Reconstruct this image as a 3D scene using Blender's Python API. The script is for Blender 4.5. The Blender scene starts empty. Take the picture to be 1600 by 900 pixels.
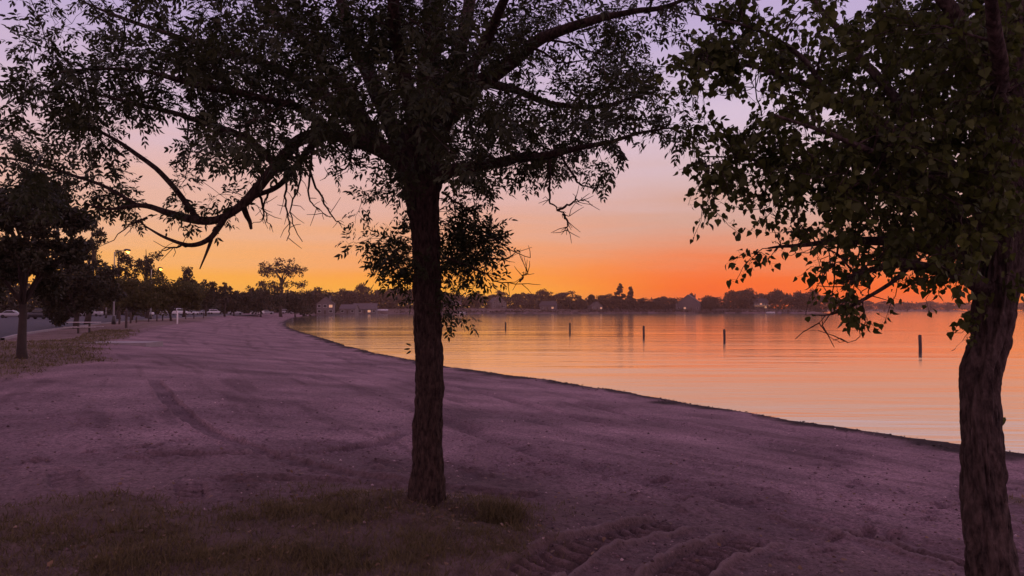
import bpy, math, random
import numpy as np
from mathutils import Matrix, Vector

R = math.radians
rng = np.random.default_rng(11)
SC = bpy.context.scene
COL = SC.collection

# ------------------------------------------------------------------ camera
F = 1230.0                      # focal length in photo pixels (1600 wide)
PITCH = math.atan(34.0 / F)
EYE = 1.6
WL = -1.2                       # water level
cam_d = bpy.data.cameras.new('camera')
cam_d.sensor_width = 36.0
cam_d.lens = 36.0 * F / 1600.0
cam_d.clip_start = 0.05
cam_d.clip_end = 12000
cam = bpy.data.objects.new('camera', cam_d)
COL.objects.link(cam)
cam.location = (0, 0, EYE)
cam.rotation_euler = (R(90) + PITCH, 0, 0)
SC.camera = cam

# ------------------------------------------------------------------ view
SC.view_settings.view_transform = 'Standard'
SC.view_settings.look = 'None'
SC.view_settings.exposure = 0.0
SC.view_settings.gamma = 1.0
SC.view_settings.use_curve_mapping = False

SUN_AZ = R(17.0)                # clockwise from +Y, where the sun went down


def lin(c):
    c = np.asarray(c, float) / 255.0
    return tuple(np.where(c <= 0.04045, c / 12.92, ((c + 0.055) / 1.055) ** 2.4))


# ------------------------------------------------------------------ sky
def build_world():
    w = bpy.data.worlds.new('World')
    SC.world = w
    w.use_nodes = True
    nt = w.node_tree
    nt.nodes.clear()
    N, L = nt.nodes, nt.links

    def math_n(op, a, b=None, c=None, clamp=False):
        n = N.new('ShaderNodeMath'); n.operation = op; n.use_clamp = clamp
        for i, v in enumerate((a, b, c)):
            if v is None: continue
            if isinstance(v, (int, float)): n.inputs[i].default_value = v
            else: L.new(v, n.inputs[i])
        return n.outputs[0]

    tc = N.new('ShaderNodeTexCoord')
    nrm = N.new('ShaderNodeVectorMath'); nrm.operation = 'NORMALIZE'
    L.new(tc.outputs['Generated'], nrm.inputs[0])
    sep = N.new('ShaderNodeSeparateXYZ'); L.new(nrm.outputs[0], sep.inputs[0])
    x, y, z = sep.outputs
    elev = math_n('MULTIPLY', math_n('ARCSINE', z), 180 / math.pi)
    az = math_n('MULTIPLY', math_n('ARCTAN2', x, y), 180 / math.pi)
    # thin streaks of high cloud drifting through the gradient
    mp = N.new('ShaderNodeMapping'); mp.inputs['Scale'].default_value = (2.2, 2.2, 26.0)
    mp.inputs['Rotation'].default_value = (0.012, -0.03, 0)
    L.new(nrm.outputs[0], mp.inputs[0])
    nz = N.new('ShaderNodeTexNoise'); nz.inputs['Scale'].default_value = 1.6
    nz.inputs['Detail'].default_value = 5.0; nz.inputs['Roughness'].default_value = 0.55
    L.new(mp.outputs[0], nz.inputs['Vector'])
    wob = math_n('MULTIPLY', math_n('SUBTRACT', nz.outputs['Fac'], 0.5), 4.5)
    wob = math_n('MULTIPLY', wob, math_n('SMOOTH_MIN', math_n('MULTIPLY', math_n('ABSOLUTE', elev), 0.2), 1.0, 0.2))
    el = math_n('ADD', elev, wob)
    # stretch the low sky so the ramp has room for the horizon bands
    t = math_n('POWER', math_n('MAXIMUM', math_n('DIVIDE', el, 90.0), 0.0), 0.5)

    def ramp(stops):
        n = N.new('ShaderNodeValToRGB')
        cr = n.color_ramp
        cr.interpolation = 'B_SPLINE' if False else 'EASE' if False else 'LINEAR'
        pts = [((d / 90.0) ** 0.5, lin(c)) for d, c in stops]
        while len(cr.elements) < len(pts): cr.elements.new(0.5)
        for e, (p, c) in zip(cr.elements, pts):
            e.position = p; e.color = (*c, 1)
        L.new(t, n.inputs[0])
        return n.outputs[0]

    up = [(24, (186, 164, 206)), (38, (176, 146, 190)), (90, (166, 134, 172))]
    glow = ramp([(0, (255, 106, 18)), (1.4, (252, 106, 30)), (2.3, (248, 114, 50)), (3.2, (239, 132, 86)), (4.4, (227, 148, 116)),
                 (6.5, (213, 164, 147)), (9.2, (214, 181, 182)), (13.5, (215, 192, 212)), (19, (192, 173, 209))] + up)
    mid = ramp([(0, (255, 186, 58)), (1.6, (255, 172, 54)), (2.6, (252, 158, 66)), (3.8, (243, 160, 104)), (5.2, (233, 168, 134)),
                (7, (225, 172, 155)), (9.5, (222, 181, 178)), (13.5, (218, 190, 206)), (19, (191, 171, 207))] + up)
    side = ramp([(0, (252, 184, 70)), (2.2, (250, 174, 74)), (4.2, (240, 176, 122)), (6.4, (231, 178, 150)), (9.2, (226, 181, 172)),
                 (13.5, (214, 186, 203)), (19, (189, 170, 207))] + up)
    back = ramp([(0, (150, 122, 146)), (5, (182, 138, 160)), (11, (222, 166, 178)), (20, (218, 172, 190)), (38, (190, 152, 184)), (90, (166, 134, 172))])

    def mix(f, a, b):
        n = N.new('ShaderNodeMix'); n.data_type = 'RGBA'
        L.new(f, n.inputs[0]); L.new(a, n.inputs[6]); L.new(b, n.inputs[7])
        return n.outputs[2]

    def sm(v, a, b):
        n = N.new('ShaderNodeMapRange'); n.interpolation_type = 'SMOOTHSTEP'
        L.new(v, n.inputs['Value']); n.inputs['From Min'].default_value = a; n.inputs['From Max'].default_value = b
        return n.outputs['Result']

    daz = math_n('ABSOLUTE', math_n('SUBTRACT', az, math.degrees(SUN_AZ) + 4))
    c = mix(sm(daz, 6.0, 24.0), glow, mid)
    c = mix(sm(daz, 22.0, 48.0), c, side)
    c = mix(sm(daz, 60.0, 125.0), c, back)
    bg = N.new('ShaderNodeBackground'); L.new(c, bg.inputs['Color'])
    st = math_n('MULTIPLY_ADD', math_n('EXPONENT', math_n('MULTIPLY', math_n('MAXIMUM', elev, 0.0), -0.35)), 0.16, 1.03)
    L.new(st, bg.inputs['Strength'])
    out = N.new('ShaderNodeOutputWorld'); L.new(bg.outputs[0], out.inputs['Surface'])


build_world()

# the sun has just gone: only a broad weak red glow is left of it
sun_d = bpy.data.lights.new('sun', 'SUN')
sun_d.energy = 0.05
sun_d.angle = R(40)
sun_d.color = (1.0, 0.42, 0.2)
sun = bpy.data.objects.new('sun', sun_d)
COL.objects.link(sun)
sd = Vector((math.sin(SUN_AZ) * math.cos(R(4)), math.cos(SUN_AZ) * math.cos(R(4)), math.sin(R(4))))
sun.rotation_euler = sd.to_track_quat('Z', 'Y').to_euler()
sun.location = (0, 0, 30)

# ------------------------------------------------------------------ picture <-> place
CP, SP = math.cos(PITCH), math.sin(PITCH)


def ray(px, py):
    a, b = px - 800.0, 450.0 - py
    return np.array([a, F * CP - b * SP, F * SP + b * CP])


def at(px, py, Y):
    d = ray(px, py)
    return np.array([0, 0, EYE]) + d * (Y / d[1])


def on_plane(px, py, z=0.0):
    d = ray(px, py)
    return np.array([0, 0, EYE]) + d * ((z - EYE) / d[2])


# ------------------------------------------------------------------ helpers
class Acc:
    """Collects geometry of ONE mesh."""
    def __init__(self):
        self.v, self.q, self.t, self.n = [], [], [], 0

    def add(self, v, q=None, t=None):
        v = np.asarray(v, float).reshape(-1, 3)
        if q is not None and len(q): self.q.append(np.asarray(q, int).reshape(-1, 4) + self.n)
        if t is not None and len(t): self.t.append(np.asarray(t, int).reshape(-1, 3) + self.n)
        self.v.append(v); self.n += len(v)

    def mesh(self, name, mat, smooth=True):
        me = bpy.data.meshes.new(name)
        V = np.concatenate(self.v) if self.v else np.zeros((0, 3))
        Q = np.concatenate(self.q) if self.q else np.zeros((0, 4), int)
        T = np.concatenate(self.t) if self.t else np.zeros((0, 3), int)
        loops = np.concatenate([Q.ravel(), T.ravel()]).astype(np.int32)
        starts = np.concatenate([np.arange(len(Q)) * 4, len(Q) * 4 + np.arange(len(T)) * 3]).astype(np.int32)
        me.vertices.add(len(V)); me.vertices.foreach_set('co', V.astype(np.float32).ravel())
        me.loops.add(len(loops)); me.loops.foreach_set('vertex_index', loops)
        me.polygons.add(len(starts)); me.polygons.foreach_set('loop_start', starts)
        me.polygons.foreach_set('use_smooth', np.full(len(starts), smooth))
        me.update(calc_edges=True)
        if mat: me.materials.append(mat)
        return me

    def build(self, name, mat, parent=None, smooth=True, loc=(0, 0, 0)):
        o = bpy.data.objects.new(name, self.mesh(name, mat, smooth))
        COL.objects.link(o)
        o.location = loc
        if parent: o.parent = parent
        return o


def tag(o, label=None, cat=None, group=None, kind=None):
    if label: o['label'] = label
    if cat: o['category'] = cat
    if group: o['group'] = group
    if kind: o['kind'] = kind
    return o


def empty(name, loc, rz=0.0):
    o = bpy.data.objects.new(name, None)
    o.empty_display_size = 0.2
    o.location = loc; o.rotation_euler = (0, 0, rz)
    COL.objects.link(o)
    return o


def copy_tree(o, parent=None):
    c = o.copy(); COL.objects.link(c)
    if parent: c.parent = parent
    for ch in list(o.children): copy_tree(ch, c)
    return c


def box(acc, x0, x1, y0, y1, z0, z1):
    v = [(x0, y0, z0), (x1, y0, z0), (x1, y1, z0), (x0, y1, z0), (x0, y0, z1), (x1, y0, z1), (x1, y1, z1), (x0, y1, z1)]
    acc.add(v, [(3, 2, 1, 0), (4, 5, 6, 7), (0, 1, 5, 4), (1, 2, 6, 5), (2, 3, 7, 6), (3, 0, 4, 7)])


def catmull(P, m=6):
    P = np.asarray(P, float)
    Q = np.vstack([2 * P[0] - P[1], P, 2 * P[-1] - P[-2]])
    out = []
    for i in range(len(P) - 1):
        p0, p1, p2, p3 = Q[i:i + 4]
        for t in np.linspace(0, 1, m, endpoint=False):
            out.append(0.5 * ((2 * p1) + (-p0 + p2) * t + (2 * p0 - 5 * p1 + 4 * p2 - p3) * t * t + (-p0 + 3 * p1 - 3 * p2 + p3) * t ** 3))
    out.append(P[-1])
    return np.array(out)


def unit(v):
    v = np.asarray(v, float)
    return v / np.maximum(np.linalg.norm(v, axis=-1, keepdims=True), 1e-9)


def frames(pts):
    T = np.gradient(pts, axis=0) if len(pts) > 2 else np.repeat([pts[-1] - pts[0]], 2, 0)
    T = unit(T)
    ref = np.array([1.0, 0, 0]) if abs(T[0][0]) < 0.8 else np.array([0, 1.0, 0])
    A = np.zeros_like(T); u = ref
    for i in range(len(T)):
        u = u - T[i] * np.dot(u, T[i]); u = u / max(np.linalg.norm(u), 1e-9)
        A[i] = u
    return T, A, np.cross(T, A)


def tube(acc, pts, rad, sides=6, rough=None):
    pts = np.asarray(pts, float); n = len(pts)
    rad = np.broadcast_to(np.asarray(rad, float), (n,))
    T, A, B = frames(pts)
    th = np.linspace(0, 2 * math.pi, sides, endpoint=False)
    rr = np.repeat(rad[:, None], sides, 1)
    if rough is not None: rr = rough(rr, th, pts)
    ring = pts[:, None, :] + rr[:, :, None] * (np.cos(th)[None, :, None] * A[:, None, :] + np.sin(th)[None, :, None] * B[:, None, :])
    V = np.vstack([ring.reshape(-1, 3), pts[0], pts[-1] + T[-1] * rad[-1] * 0.5])
    i = np.arange(n - 1)[:, None] * sides; j = np.arange(sides)[None, :]; k = (j + 1) % sides
    Q = np.stack([i + j, i + k, i + sides + k, i + sides + j], -1).reshape(-1, 4)
    j = np.arange(sides); k = (j + 1) % sides
    t0 = np.stack([np.full(sides, n * sides), k, j], -1)
    b = (n - 1) * sides
    t1 = np.stack([np.full(sides, n * sides + 1), b + j, b + k], -1)
    acc.add(V, Q, np.vstack([t0, t1]))


def _h(ix, iy, iz, seed):
    h = (ix * 374761393 + iy * 668265263 + iz * 2147483647 + seed * 974634541) & 0xFFFFFFFF
    h = ((h ^ (h >> 13)) * 1274126177) & 0xFFFFFFFF
    h = (h ^ (h >> 16)) & 0xFFFF
    return h / 65535.0


def vnoise2(x, y, seed=0):
    x = np.asarray(x, float); y = np.asarray(y, float)
    ix, iy = np.floor(x).astype(np.int64), np.floor(y).astype(np.int64)
    fx, fy = x - ix, y - iy
    fx = fx * fx * (3 - 2 * fx); fy = fy * fy * (3 - 2 * fy)
    a, b = _h(ix, iy, 0, seed), _h(ix + 1, iy, 0, seed)
    c, d = _h(ix, iy + 1, 0, seed), _h(ix + 1, iy + 1, 0, seed)
    return (a + (b - a) * fx) * (1 - fy) + (c + (d - c) * fx) * fy - 0.5


def vnoise3(x, y, z, seed=0):
    iz = np.floor(z).astype(np.int64); fz = z - iz; fz = fz * fz * (3 - 2 * fz)
    ix, iy = np.floor(x).astype(np.int64), np.floor(y).astype(np.int64)
    fx, fy = x - ix, y - iy
    fx = fx * fx * (3 - 2 * fx); fy = fy * fy * (3 - 2 * fy)
    r = 0
    for dz, wz in ((0, 1 - fz), (1, fz)):
        a, b = _h(ix, iy, iz + dz, seed), _h(ix + 1, iy, iz + dz, seed)
        c, d = _h(ix, iy + 1, iz + dz, seed), _h(ix + 1, iy + 1, iz + dz, seed)
        r = r + wz * ((a + (b - a) * fx) * (1 - fy) + (c + (d - c) * fx) * fy)
    return r - 0.5


def sstep(a, b, x):
    t = np.clip((x - a) / (b - a), 0, 1)
    return t * t * (3 - 2 * t)


def in_poly(x, y, P):
    r = np.zeros(x.shape, bool); n = len(P)
    for i in range(n):
        x0, y0 = P[i]; x1, y1 = P[(i + 1) % n]
        c = (y0 > y) != (y1 > y)
        with np.errstate(divide='ignore', invalid='ignore'):
            r ^= c & (x < (x1 - x0) * (y - y0) / (y1 - y0) + x0)
    return r


def seg_dist(x, y, P, closed=False):
    best = np.full(x.shape, 1e18); along = np.zeros(x.shape); acc = 0.0
    n = len(P)
    for i in range(n if closed else n - 1):
        ax, ay = P[i]; bx, by = P[(i + 1) % n]
        dx, dy = bx - ax, by - ay; l2 = dx * dx + dy * dy + 1e-12
        t = np.clip(((x - ax) * dx + (y - ay) * dy) / l2, 0, 1)
        d = (x - ax - t * dx) ** 2 + (y - ay - t * dy) ** 2
        m = d < best
        best = np.where(m, d, best); along = np.where(m, acc + t * math.sqrt(l2), along)
        acc += math.sqrt(l2)
    return np.sqrt(best), along


# ------------------------------------------------------------------ materials
def new_mat(name):
    m = bpy.data.materials.new(name); m.use_nodes = True
    nt = m.node_tree
    return m, nt, nt.nodes, nt.links, nt.nodes['Principled BSDF']


def simple_mat(name, col, rough=0.7, var=0.25, scale=6.0, bump=0.0, metallic=0.0, bscale=None):
    m, nt, N, L, p = new_mat(name)
    tc = N.new('ShaderNodeTexCoord')
    nz = N.new('ShaderNodeTexNoise'); nz.inputs['Scale'].default_value = scale; nz.inputs['Detail'].default_value = 5
    L.new(tc.outputs['Object'], nz.inputs['Vector'])
    cr = N.new('ShaderNodeValToRGB')
    cr.color_ramp.elements[0].position = 0.3; cr.color_ramp.elements[1].position = 0.7
    cr.color_ramp.elements[0].color = (*[c * (1 - var) for c in col], 1)
    cr.color_ramp.elements[1].color = (*[min(1, c * (1 + var)) for c in col], 1)
    L.new(nz.outputs['Fac'], cr.inputs[0]); L.new(cr.outputs[0], p.inputs['Base Color'])
    p.inputs['Roughness'].default_value = rough; p.inputs['Metallic'].default_value = metallic
    if bump:
        n2 = N.new('ShaderNodeTexNoise'); n2.inputs['Scale'].default_value = bscale or scale * 5; n2.inputs['Detail'].default_value = 4
        L.new(tc.outputs['Object'], n2.inputs['Vector'])
        b = N.new('ShaderNodeBump'); b.inputs['Strength'].default_value = bump; b.inputs['Distance'].default_value = 0.02
        L.new(n2.outputs['Fac'], b.inputs['Height']); L.new(b.outputs[0], p.inputs['Normal'])
    return m


def leaf_mat(name, c0, c1, trans=0.35, tcol=None):
    m, nt, N, L, p = new_mat(name)
    g = N.new('ShaderNodeNewGeometry')
    cr = N.new('ShaderNodeValToRGB')
    cr.color_ramp.elements[0].color = (*c0, 1); cr.color_ramp.elements[1].color = (*c1, 1)
    tc = N.new('ShaderNodeTexCoord')
    nz = N.new('ShaderNodeTexNoise'); nz.inputs['Scale'].default_value = 1.4; nz.inputs['Detail'].default_value = 2
    L.new(tc.outputs['Object'], nz.inputs['Vector'])
    mx = N.new('ShaderNodeMath'); mx.operation = 'MULTIPLY_ADD'; mx.inputs[1].default_value = 0.6
    L.new(g.outputs['Random Per Island'], mx.inputs[0])
    ms = N.new('ShaderNodeMath'); ms.operation = 'MULTIPLY'; ms.inputs[1].default_value = 0.5
    L.new(nz.outputs['Fac'], ms.inputs[0]); L.new(ms.outputs[0], mx.inputs[2])
    L.new(mx.outputs[0], cr.inputs[0])
    L.new(cr.outputs[0], p.inputs['Base Color'])
    p.inputs['Roughness'].default_value = 0.55
    p.inputs['Specular IOR Level'].default_value = 0.3
    tr = N.new('ShaderNodeBsdfTranslucent')
    if tcol: tr.inputs['Color'].default_value = (*tcol, 1)
    else: L.new(cr.outputs[0], tr.inputs['Color'])
    ad = N.new('ShaderNodeMixShader'); ad.inputs[0].default_value = trans
    L.new(p.outputs[0], ad.inputs[1]); L.new(tr.outputs[0], ad.inputs[2])
    out = N['Material Output']; L.new(ad.outputs[0], out.inputs['Surface'])
    return m


def bark_mat(name, dark, light, scale=9.0):
    m, nt, N, L, p = new_mat(name)
    tc = N.new('ShaderNodeTexCoord')
    mp = N.new('ShaderNodeMapping'); mp.inputs['Scale'].default_value = (1, 1, 0.38)
    L.new(tc.outputs['Object'], mp.inputs[0])
    nz = N.new('ShaderNodeTexNoise'); nz.inputs['Scale'].default_value = scale * 4; nz.inputs['Detail'].default_value = 6
    nz.inputs['Roughness'].default_value = 0.65
    L.new(mp.outputs[0], nz.inputs['Vector'])
    vo = N.new('ShaderNodeTexVoronoi'); vo.inputs['Scale'].default_value = scale * 3; vo.feature = 'DISTANCE_TO_EDGE'
    L.new(mp.outputs[0], vo.inputs['Vector'])
    cr = N.new('ShaderNodeValToRGB')
    cr.color_ramp.elements[0].position = 0.3; cr.color_ramp.elements[1].position = 0.72
    cr.color_ramp.elements[0].color = (*dark, 1); cr.color_ramp.elements[1].color = (*light, 1)
    L.new(nz.outputs['Fac'], cr.inputs[0]); L.new(cr.outputs[0], p.inputs['Base Color'])
    mu = N.new('ShaderNodeMath'); mu.operation = 'MULTIPLY_ADD'; mu.inputs[1].default_value = 0.6
    L.new(vo.outputs['Distance'], mu.inputs[0]); L.new(nz.outputs['Fac'], mu.inputs[2])
    b = N.new('ShaderNodeBump'); b.inputs['Strength'].default_value = 1.0; b.inputs['Distance'].default_value = 0.045
    L.new(mu.outputs[0], b.inputs['Height']); L.new(b.outputs[0], p.inputs['Normal'])
    p.inputs['Roughness'].default_value = 0.9
    p.inputs['Specular IOR Level'].default_value = 0.2
    return m


def emit_mat(name, col, strength):
    m, nt, N, L, p = new_mat(name)
    p.inputs['Base Color'].default_value = (*col, 1)
    p.inputs['Emission Color'].default_value = (*col, 1)
    p.inputs['Emission Strength'].default_value = strength
    return m


def sand_mat():
    m, nt, N, L, p = new_mat('sand')
    tc = N.new('ShaderNodeTexCoord')

    def noise(scale, det=5, rough=0.6, vec=None):
        n = N.new('ShaderNodeTexNoise'); n.inputs['Scale'].default_value = scale
        n.inputs['Detail'].default_value = det; n.inputs['Roughness'].default_value = rough
        L.new(vec or tc.outputs['Object'], n.inputs['Vector']); return n.outputs['Fac']

    def ramp(f, a, b, p0=0.3, p1=0.7):
        c = N.new('ShaderNodeValToRGB')
        c.color_ramp.elements[0].position = p0; c.color_ramp.elements[1].position = p1
        c.color_ramp.elements[0].color = (*a, 1); c.color_ramp.elements[1].color = (*b, 1)
        L.new(f, c.inputs[0]); return c.outputs[0]

    def mix(f, a, b, mode='MIX'):
        n = N.new('ShaderNodeMix'); n.data_type = 'RGBA'; n.blend_type = mode
        if isinstance(f, float): n.inputs[0].default_value = f
        else: L.new(f, n.inputs[0])
        for i, s in ((6, a), (7, b)):
            if isinstance(s, tuple): n.inputs[i].default_value = (*s, 1)
            else: L.new(s, n.inputs[i])
        return n.outputs[2]

    def att(name):
        a = N.new('ShaderNodeAttribute'); a.attribute_name = name; return a.outputs['Fac']

    base = ramp(noise(0.35, 6, 0.62), SAND_LO, SAND_HI)
    fine = ramp(noise(26.0, 7, 0.8), (0.42, 0.42, 0.42), (1.5, 1.5, 1.5), 0.38, 0.62)
    sand = mix(0.85, base, fine, 'MULTIPLY')
    # dark damp clods and small stones
    grit = ramp(noise(8.0, 5, 0.75), (0.45, 0.43, 0.44), (1.0, 1.0, 1.0), 0.38, 0.48)
    sand = mix(0.6, sand, grit, 'MULTIPLY')
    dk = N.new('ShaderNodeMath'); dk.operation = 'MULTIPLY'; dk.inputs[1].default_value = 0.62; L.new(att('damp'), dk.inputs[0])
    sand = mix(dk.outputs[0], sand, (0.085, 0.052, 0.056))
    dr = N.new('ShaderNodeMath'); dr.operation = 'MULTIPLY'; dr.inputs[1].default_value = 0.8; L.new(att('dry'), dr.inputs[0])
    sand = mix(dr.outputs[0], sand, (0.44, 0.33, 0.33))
    so = N.new('ShaderNodeMath'); so.operation = 'MULTIPLY'; so.inputs[1].default_value = 0.5; L.new(att('soil_shade'), so.inputs[0])
    sand = mix(so.outputs[0], sand, ramp(noise(5.0, 6, 0.75), (0.055, 0.040, 0.036), (0.20, 0.145, 0.130)))  # foreground canopy shade put into the sand colour, along with a browner soil tint
    wet = mix(att('wet'), sand, (0.030, 0.019, 0.020))
    soil_shade = ramp(noise(6.0, 6, 0.7), (0.075, 0.056, 0.038), (0.21, 0.155, 0.108))
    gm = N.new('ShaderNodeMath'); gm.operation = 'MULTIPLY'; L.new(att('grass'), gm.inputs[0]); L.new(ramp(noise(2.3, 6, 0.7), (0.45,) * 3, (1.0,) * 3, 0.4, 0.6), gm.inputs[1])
    g2 = mix(gm.outputs[0], wet, soil_shade)
    L.new(g2, p.inputs['Base Color'])
    mr = N.new('ShaderNodeMapRange'); L.new(att('wet'), mr.inputs['Value'])
    mr.inputs['To Min'].default_value = 0.95; mr.inputs['To Max'].default_value = 0.85
    L.new(mr.outputs[0], p.inputs['Roughness'])
    p.inputs['Specular IOR Level'].default_value = 0.12
    b1 = N.new('ShaderNodeBump'); b1.inputs['Strength'].default_value = 1.0; b1.inputs['Distance'].default_value = 0.06
    L.new(noise(14.0, 6, 0.7), b1.inputs['Height'])
    L.new(b1.outputs[0], p.inputs['Normal'])
    return m


SAND_LO = (0.165, 0.112, 0.120)
SAND_HI = (0.42, 0.275, 0.292)


def water_mat():
    m, nt, N, L, p = new_mat('lake_water')
    N.remove(p)
    tc = N.new('ShaderNodeTexCoord')

    def wave(sx, sy, rot, det, rough):
        mp = N.new('ShaderNodeMapping'); mp.inputs['Scale'].default_value = (sx, sy, 1); mp.inputs['Rotation'].default_value = (0, 0, rot)
        L.new(tc.outputs['Object'], mp.inputs[0])
        n = N.new('ShaderNodeTexNoise'); n.inputs['Scale'].default_value = 1.0; n.inputs['Detail'].default_value = det
        n.inputs['Roughness'].default_value = rough
        L.new(mp.outputs[0], n.inputs['Vector']); return n.outputs['Fac']

    def mul(a, k, add=None):
        n = N.new('ShaderNodeMath'); n.operation = 'MULTIPLY_ADD'; L.new(a, n.inputs[0]); n.inputs[1].default_value = k
        if add is None: n.inputs[2].default_value = 0
        elif isinstance(add, float): n.inputs[2].default_value = add
        else: L.new(add, n.inputs[2])
        return n.outputs[0]

    h = mul(wave(0.11, 0.62, R(12), 3, 0.55), 0.036)
    h = mul(wave(0.45, 2.2, R(-7), 3, 0.6), 0.008, h)
    h = mul(wave(0.03, 0.16, R(3), 2, 0.5), 0.05, h)
    h = mul(wave(1.3, 6.0, R(20), 2, 0.5), 0.0016, h)
    pw = N.new('ShaderNodeMapRange'); L.new(wave(0.012, 0.05, R(8), 3, 0.6), pw.inputs['Value'])
    pw.inputs['From Min'].default_value = 0.35; pw.inputs['From Max'].default_value = 0.65; pw.inputs['To Min'].default_value = 0.35; pw.inputs['To Max'].default_value = 1.35
    b = N.new('ShaderNodeBump'); b.inputs['Distance'].default_value = 1.0
    hm = N.new('ShaderNodeMath'); hm.operation = 'MULTIPLY'; L.new(h, hm.inputs[0]); L.new(pw.outputs[0], hm.inputs[1])
    L.new(hm.outputs[0], b.inputs['Height'])
    fr = N.new('ShaderNodeFresnel'); fr.inputs['IOR'].default_value = 2.6
    L.new(b.outputs[0], fr.inputs['Normal'])
    df = N.new('ShaderNodeBsdfDiffuse'); df.inputs['Color'].default_value = (0.06, 0.045, 0.05, 1)
    gl = N.new('ShaderNodeBsdfGlossy'); gl.inputs['Roughness'].default_value = 0.07; gl.inputs['Color'].default_value = (0.97, 0.97, 0.97, 1)
    L.new(b.outputs[0], gl.inputs['Normal'])
    mx = N.new('ShaderNodeMixShader'); L.new(mul(fr.outputs[0], 0.55, 0.42), mx.inputs[0]); L.new(df.outputs[0], mx.inputs[1]); L.new(gl.outputs[0], mx.inputs[2])
    L.new(mx.outputs[0], N['Material Output'].inputs['Surface'])
    return m


M_SAND = sand_mat()
M_WATER = water_mat()
M_ASPHALT = simple_mat('asphalt', (0.045, 0.042, 0.056), 0.9, 0.2, 2.0, 0.5, bscale=60)
M_CONC = simple_mat('concrete', (0.30, 0.27, 0.27), 0.85, 0.15, 3.0, 0.3, bscale=30)
M_BARK_ASH = bark_mat('ash_bark', (0.012, 0.008, 0.007), (0.135, 0.090, 0.074))
M_BARK_COT = bark_mat('cottonwood_bark', (0.012, 0.009, 0.008), (0.165, 0.120, 0.105), 7.0)
M_BARK_FAR = simple_mat('bark', (0.05, 0.037, 0.032), 0.9, 0.3, 4)
M_LEAF_ASH = leaf_mat('ash_leaf', (0.022, 0.028, 0.011), (0.062, 0.072, 0.026), 0.3)
M_LEAF_COT = leaf_mat('cottonwood_leaf', (0.028, 0.040, 0.010), (0.120, 0.145, 0.030), 0.38)
M_LEAF_DARK = leaf_mat('tree_leaf_dark', (0.018, 0.018, 0.010), (0.050, 0.048, 0.022), 0.2)
M_LEAF_MID = leaf_mat('tree_leaf_olive', (0.050, 0.050, 0.016), (0.130, 0.115, 0.036), 0.4)
M_LEAF_FAR = leaf_mat('tree_leaf_far', (0.034, 0.024, 0.018), (0.080, 0.052, 0.034), 0.25)
M_GRASS = leaf_mat('dry_grass', (0.046, 0.040, 0.015), (0.21, 0.165, 0.078), 0.3)
M_WOOD = simple_mat('weathered_wood', (0.07, 0.05, 0.045), 0.9, 0.35, 8, 0.5)
M_TIMBER = simple_mat('pale_timber', (0.52, 0.47, 0.46), 0.8, 0.15, 8, 0.3)
M_STEEL = simple_mat('galvanised_steel', (0.25, 0.25, 0.26), 0.5, 0.15, 5)
M_DARKSTEEL = simple_mat('dark_steel', (0.04, 0.038, 0.04), 0.5, 0.2, 5)
M_WHITE = simple_mat('white_paint', (0.78, 0.76, 0.76), 0.5, 0.06, 3)
M_WALL = simple_mat('pale_siding', (0.15, 0.125, 0.125), 0.8, 0.08, 1)
M_GREYWALL = simple_mat('grey_siding', (0.13, 0.11, 0.115), 0.8, 0.1, 1)
M_ROOF = simple_mat('roof_shingle', (0.11, 0.09, 0.095), 0.85, 0.2, 1.5)
M_ROOF_DK = simple_mat('dark_shingle', (0.06, 0.05, 0.055), 0.85, 0.2, 1.5)
M_GLASS = simple_mat('window_glass', (0.02, 0.02, 0.025), 0.08, 0.1, 2)
M_LIT = emit_mat('lit_or_sunset_pane', (1.0, 0.52, 0.25), 0.45)
M_LAMP = emit_mat('sodium_lamp', (1.0, 0.42, 0.05), 9.0)
M_TYRE = simple_mat('tyre_rubber', (0.02, 0.02, 0.02), 0.8, 0.1, 5)
M_PEBBLE, _nt, _N, _L, _p = new_mat('pebble')
_g = _N.new('ShaderNodeNewGeometry'); _c = _N.new('ShaderNodeValToRGB')
_c.color_ramp.elements[0].color = (0.06, 0.035, 0.04, 1); _c.color_ramp.elements[1].color = (0.62, 0.46, 0.46, 1); _c.color_ramp.elements[1].position = 1.0
_e = _c.color_ramp.elements.new(0.55); _e.color = (0.20, 0.125, 0.135, 1)
_e = _c.color_ramp.elements.new(0.9); _e.color = (0.33, 0.22, 0.23, 1)
_L.new(_g.outputs['Random Per Island'], _c.inputs[0]); _L.new(_c.outputs[0], _p.inputs['Base Color']); _p.inputs['Roughness'].default_value = 0.85
M_LITTER = leaf_mat('leaf_litter', (0.09, 0.05, 0.02), (0.32, 0.20, 0.12), 0.15)

# ------------------------------------------------------------------ lake outline
shore_px = [(1600, 708), (1500, 694), (1300, 665), (1100, 633), (900, 600), (700, 572), (645, 562), (560, 545), (500, 527), (462, 515.5),
            (447, 507.5), (452, 500), (475, 494.5), (520, 491.2)]
near_shore = [on_plane(px, py, WL)[:2] for px, py in shore_px]
pre = [np.array(p, float) for p in ((110, -160), (60, -80), (32, -25), (19, 2))]
far_shore = [np.array(p, float) for p in ((-96, 540), (-55, 585), (0, 600), (40, 622), (90, 630), (140, 645), (190, 640), (235, 628), (262, 650),
             (300, 800), (380, 1150), (520, 1420), (700, 1560), (1100, 1650), (1500, 1400), (1600, 400), (1000, -400), (500, -300))]
LAKE = catmull(np.array(pre + near_shore + far_shore), 4)
LAKE[:, :2] += 0
for i in range(len(LAKE)):      # small irregularities of the waterline
    d = math.hypot(*LAKE[i])
    if d > 560 and d < 760: LAKE[i] += np.array([0, 1]) * 5.0 * math.sin(i * 2.1)


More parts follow.
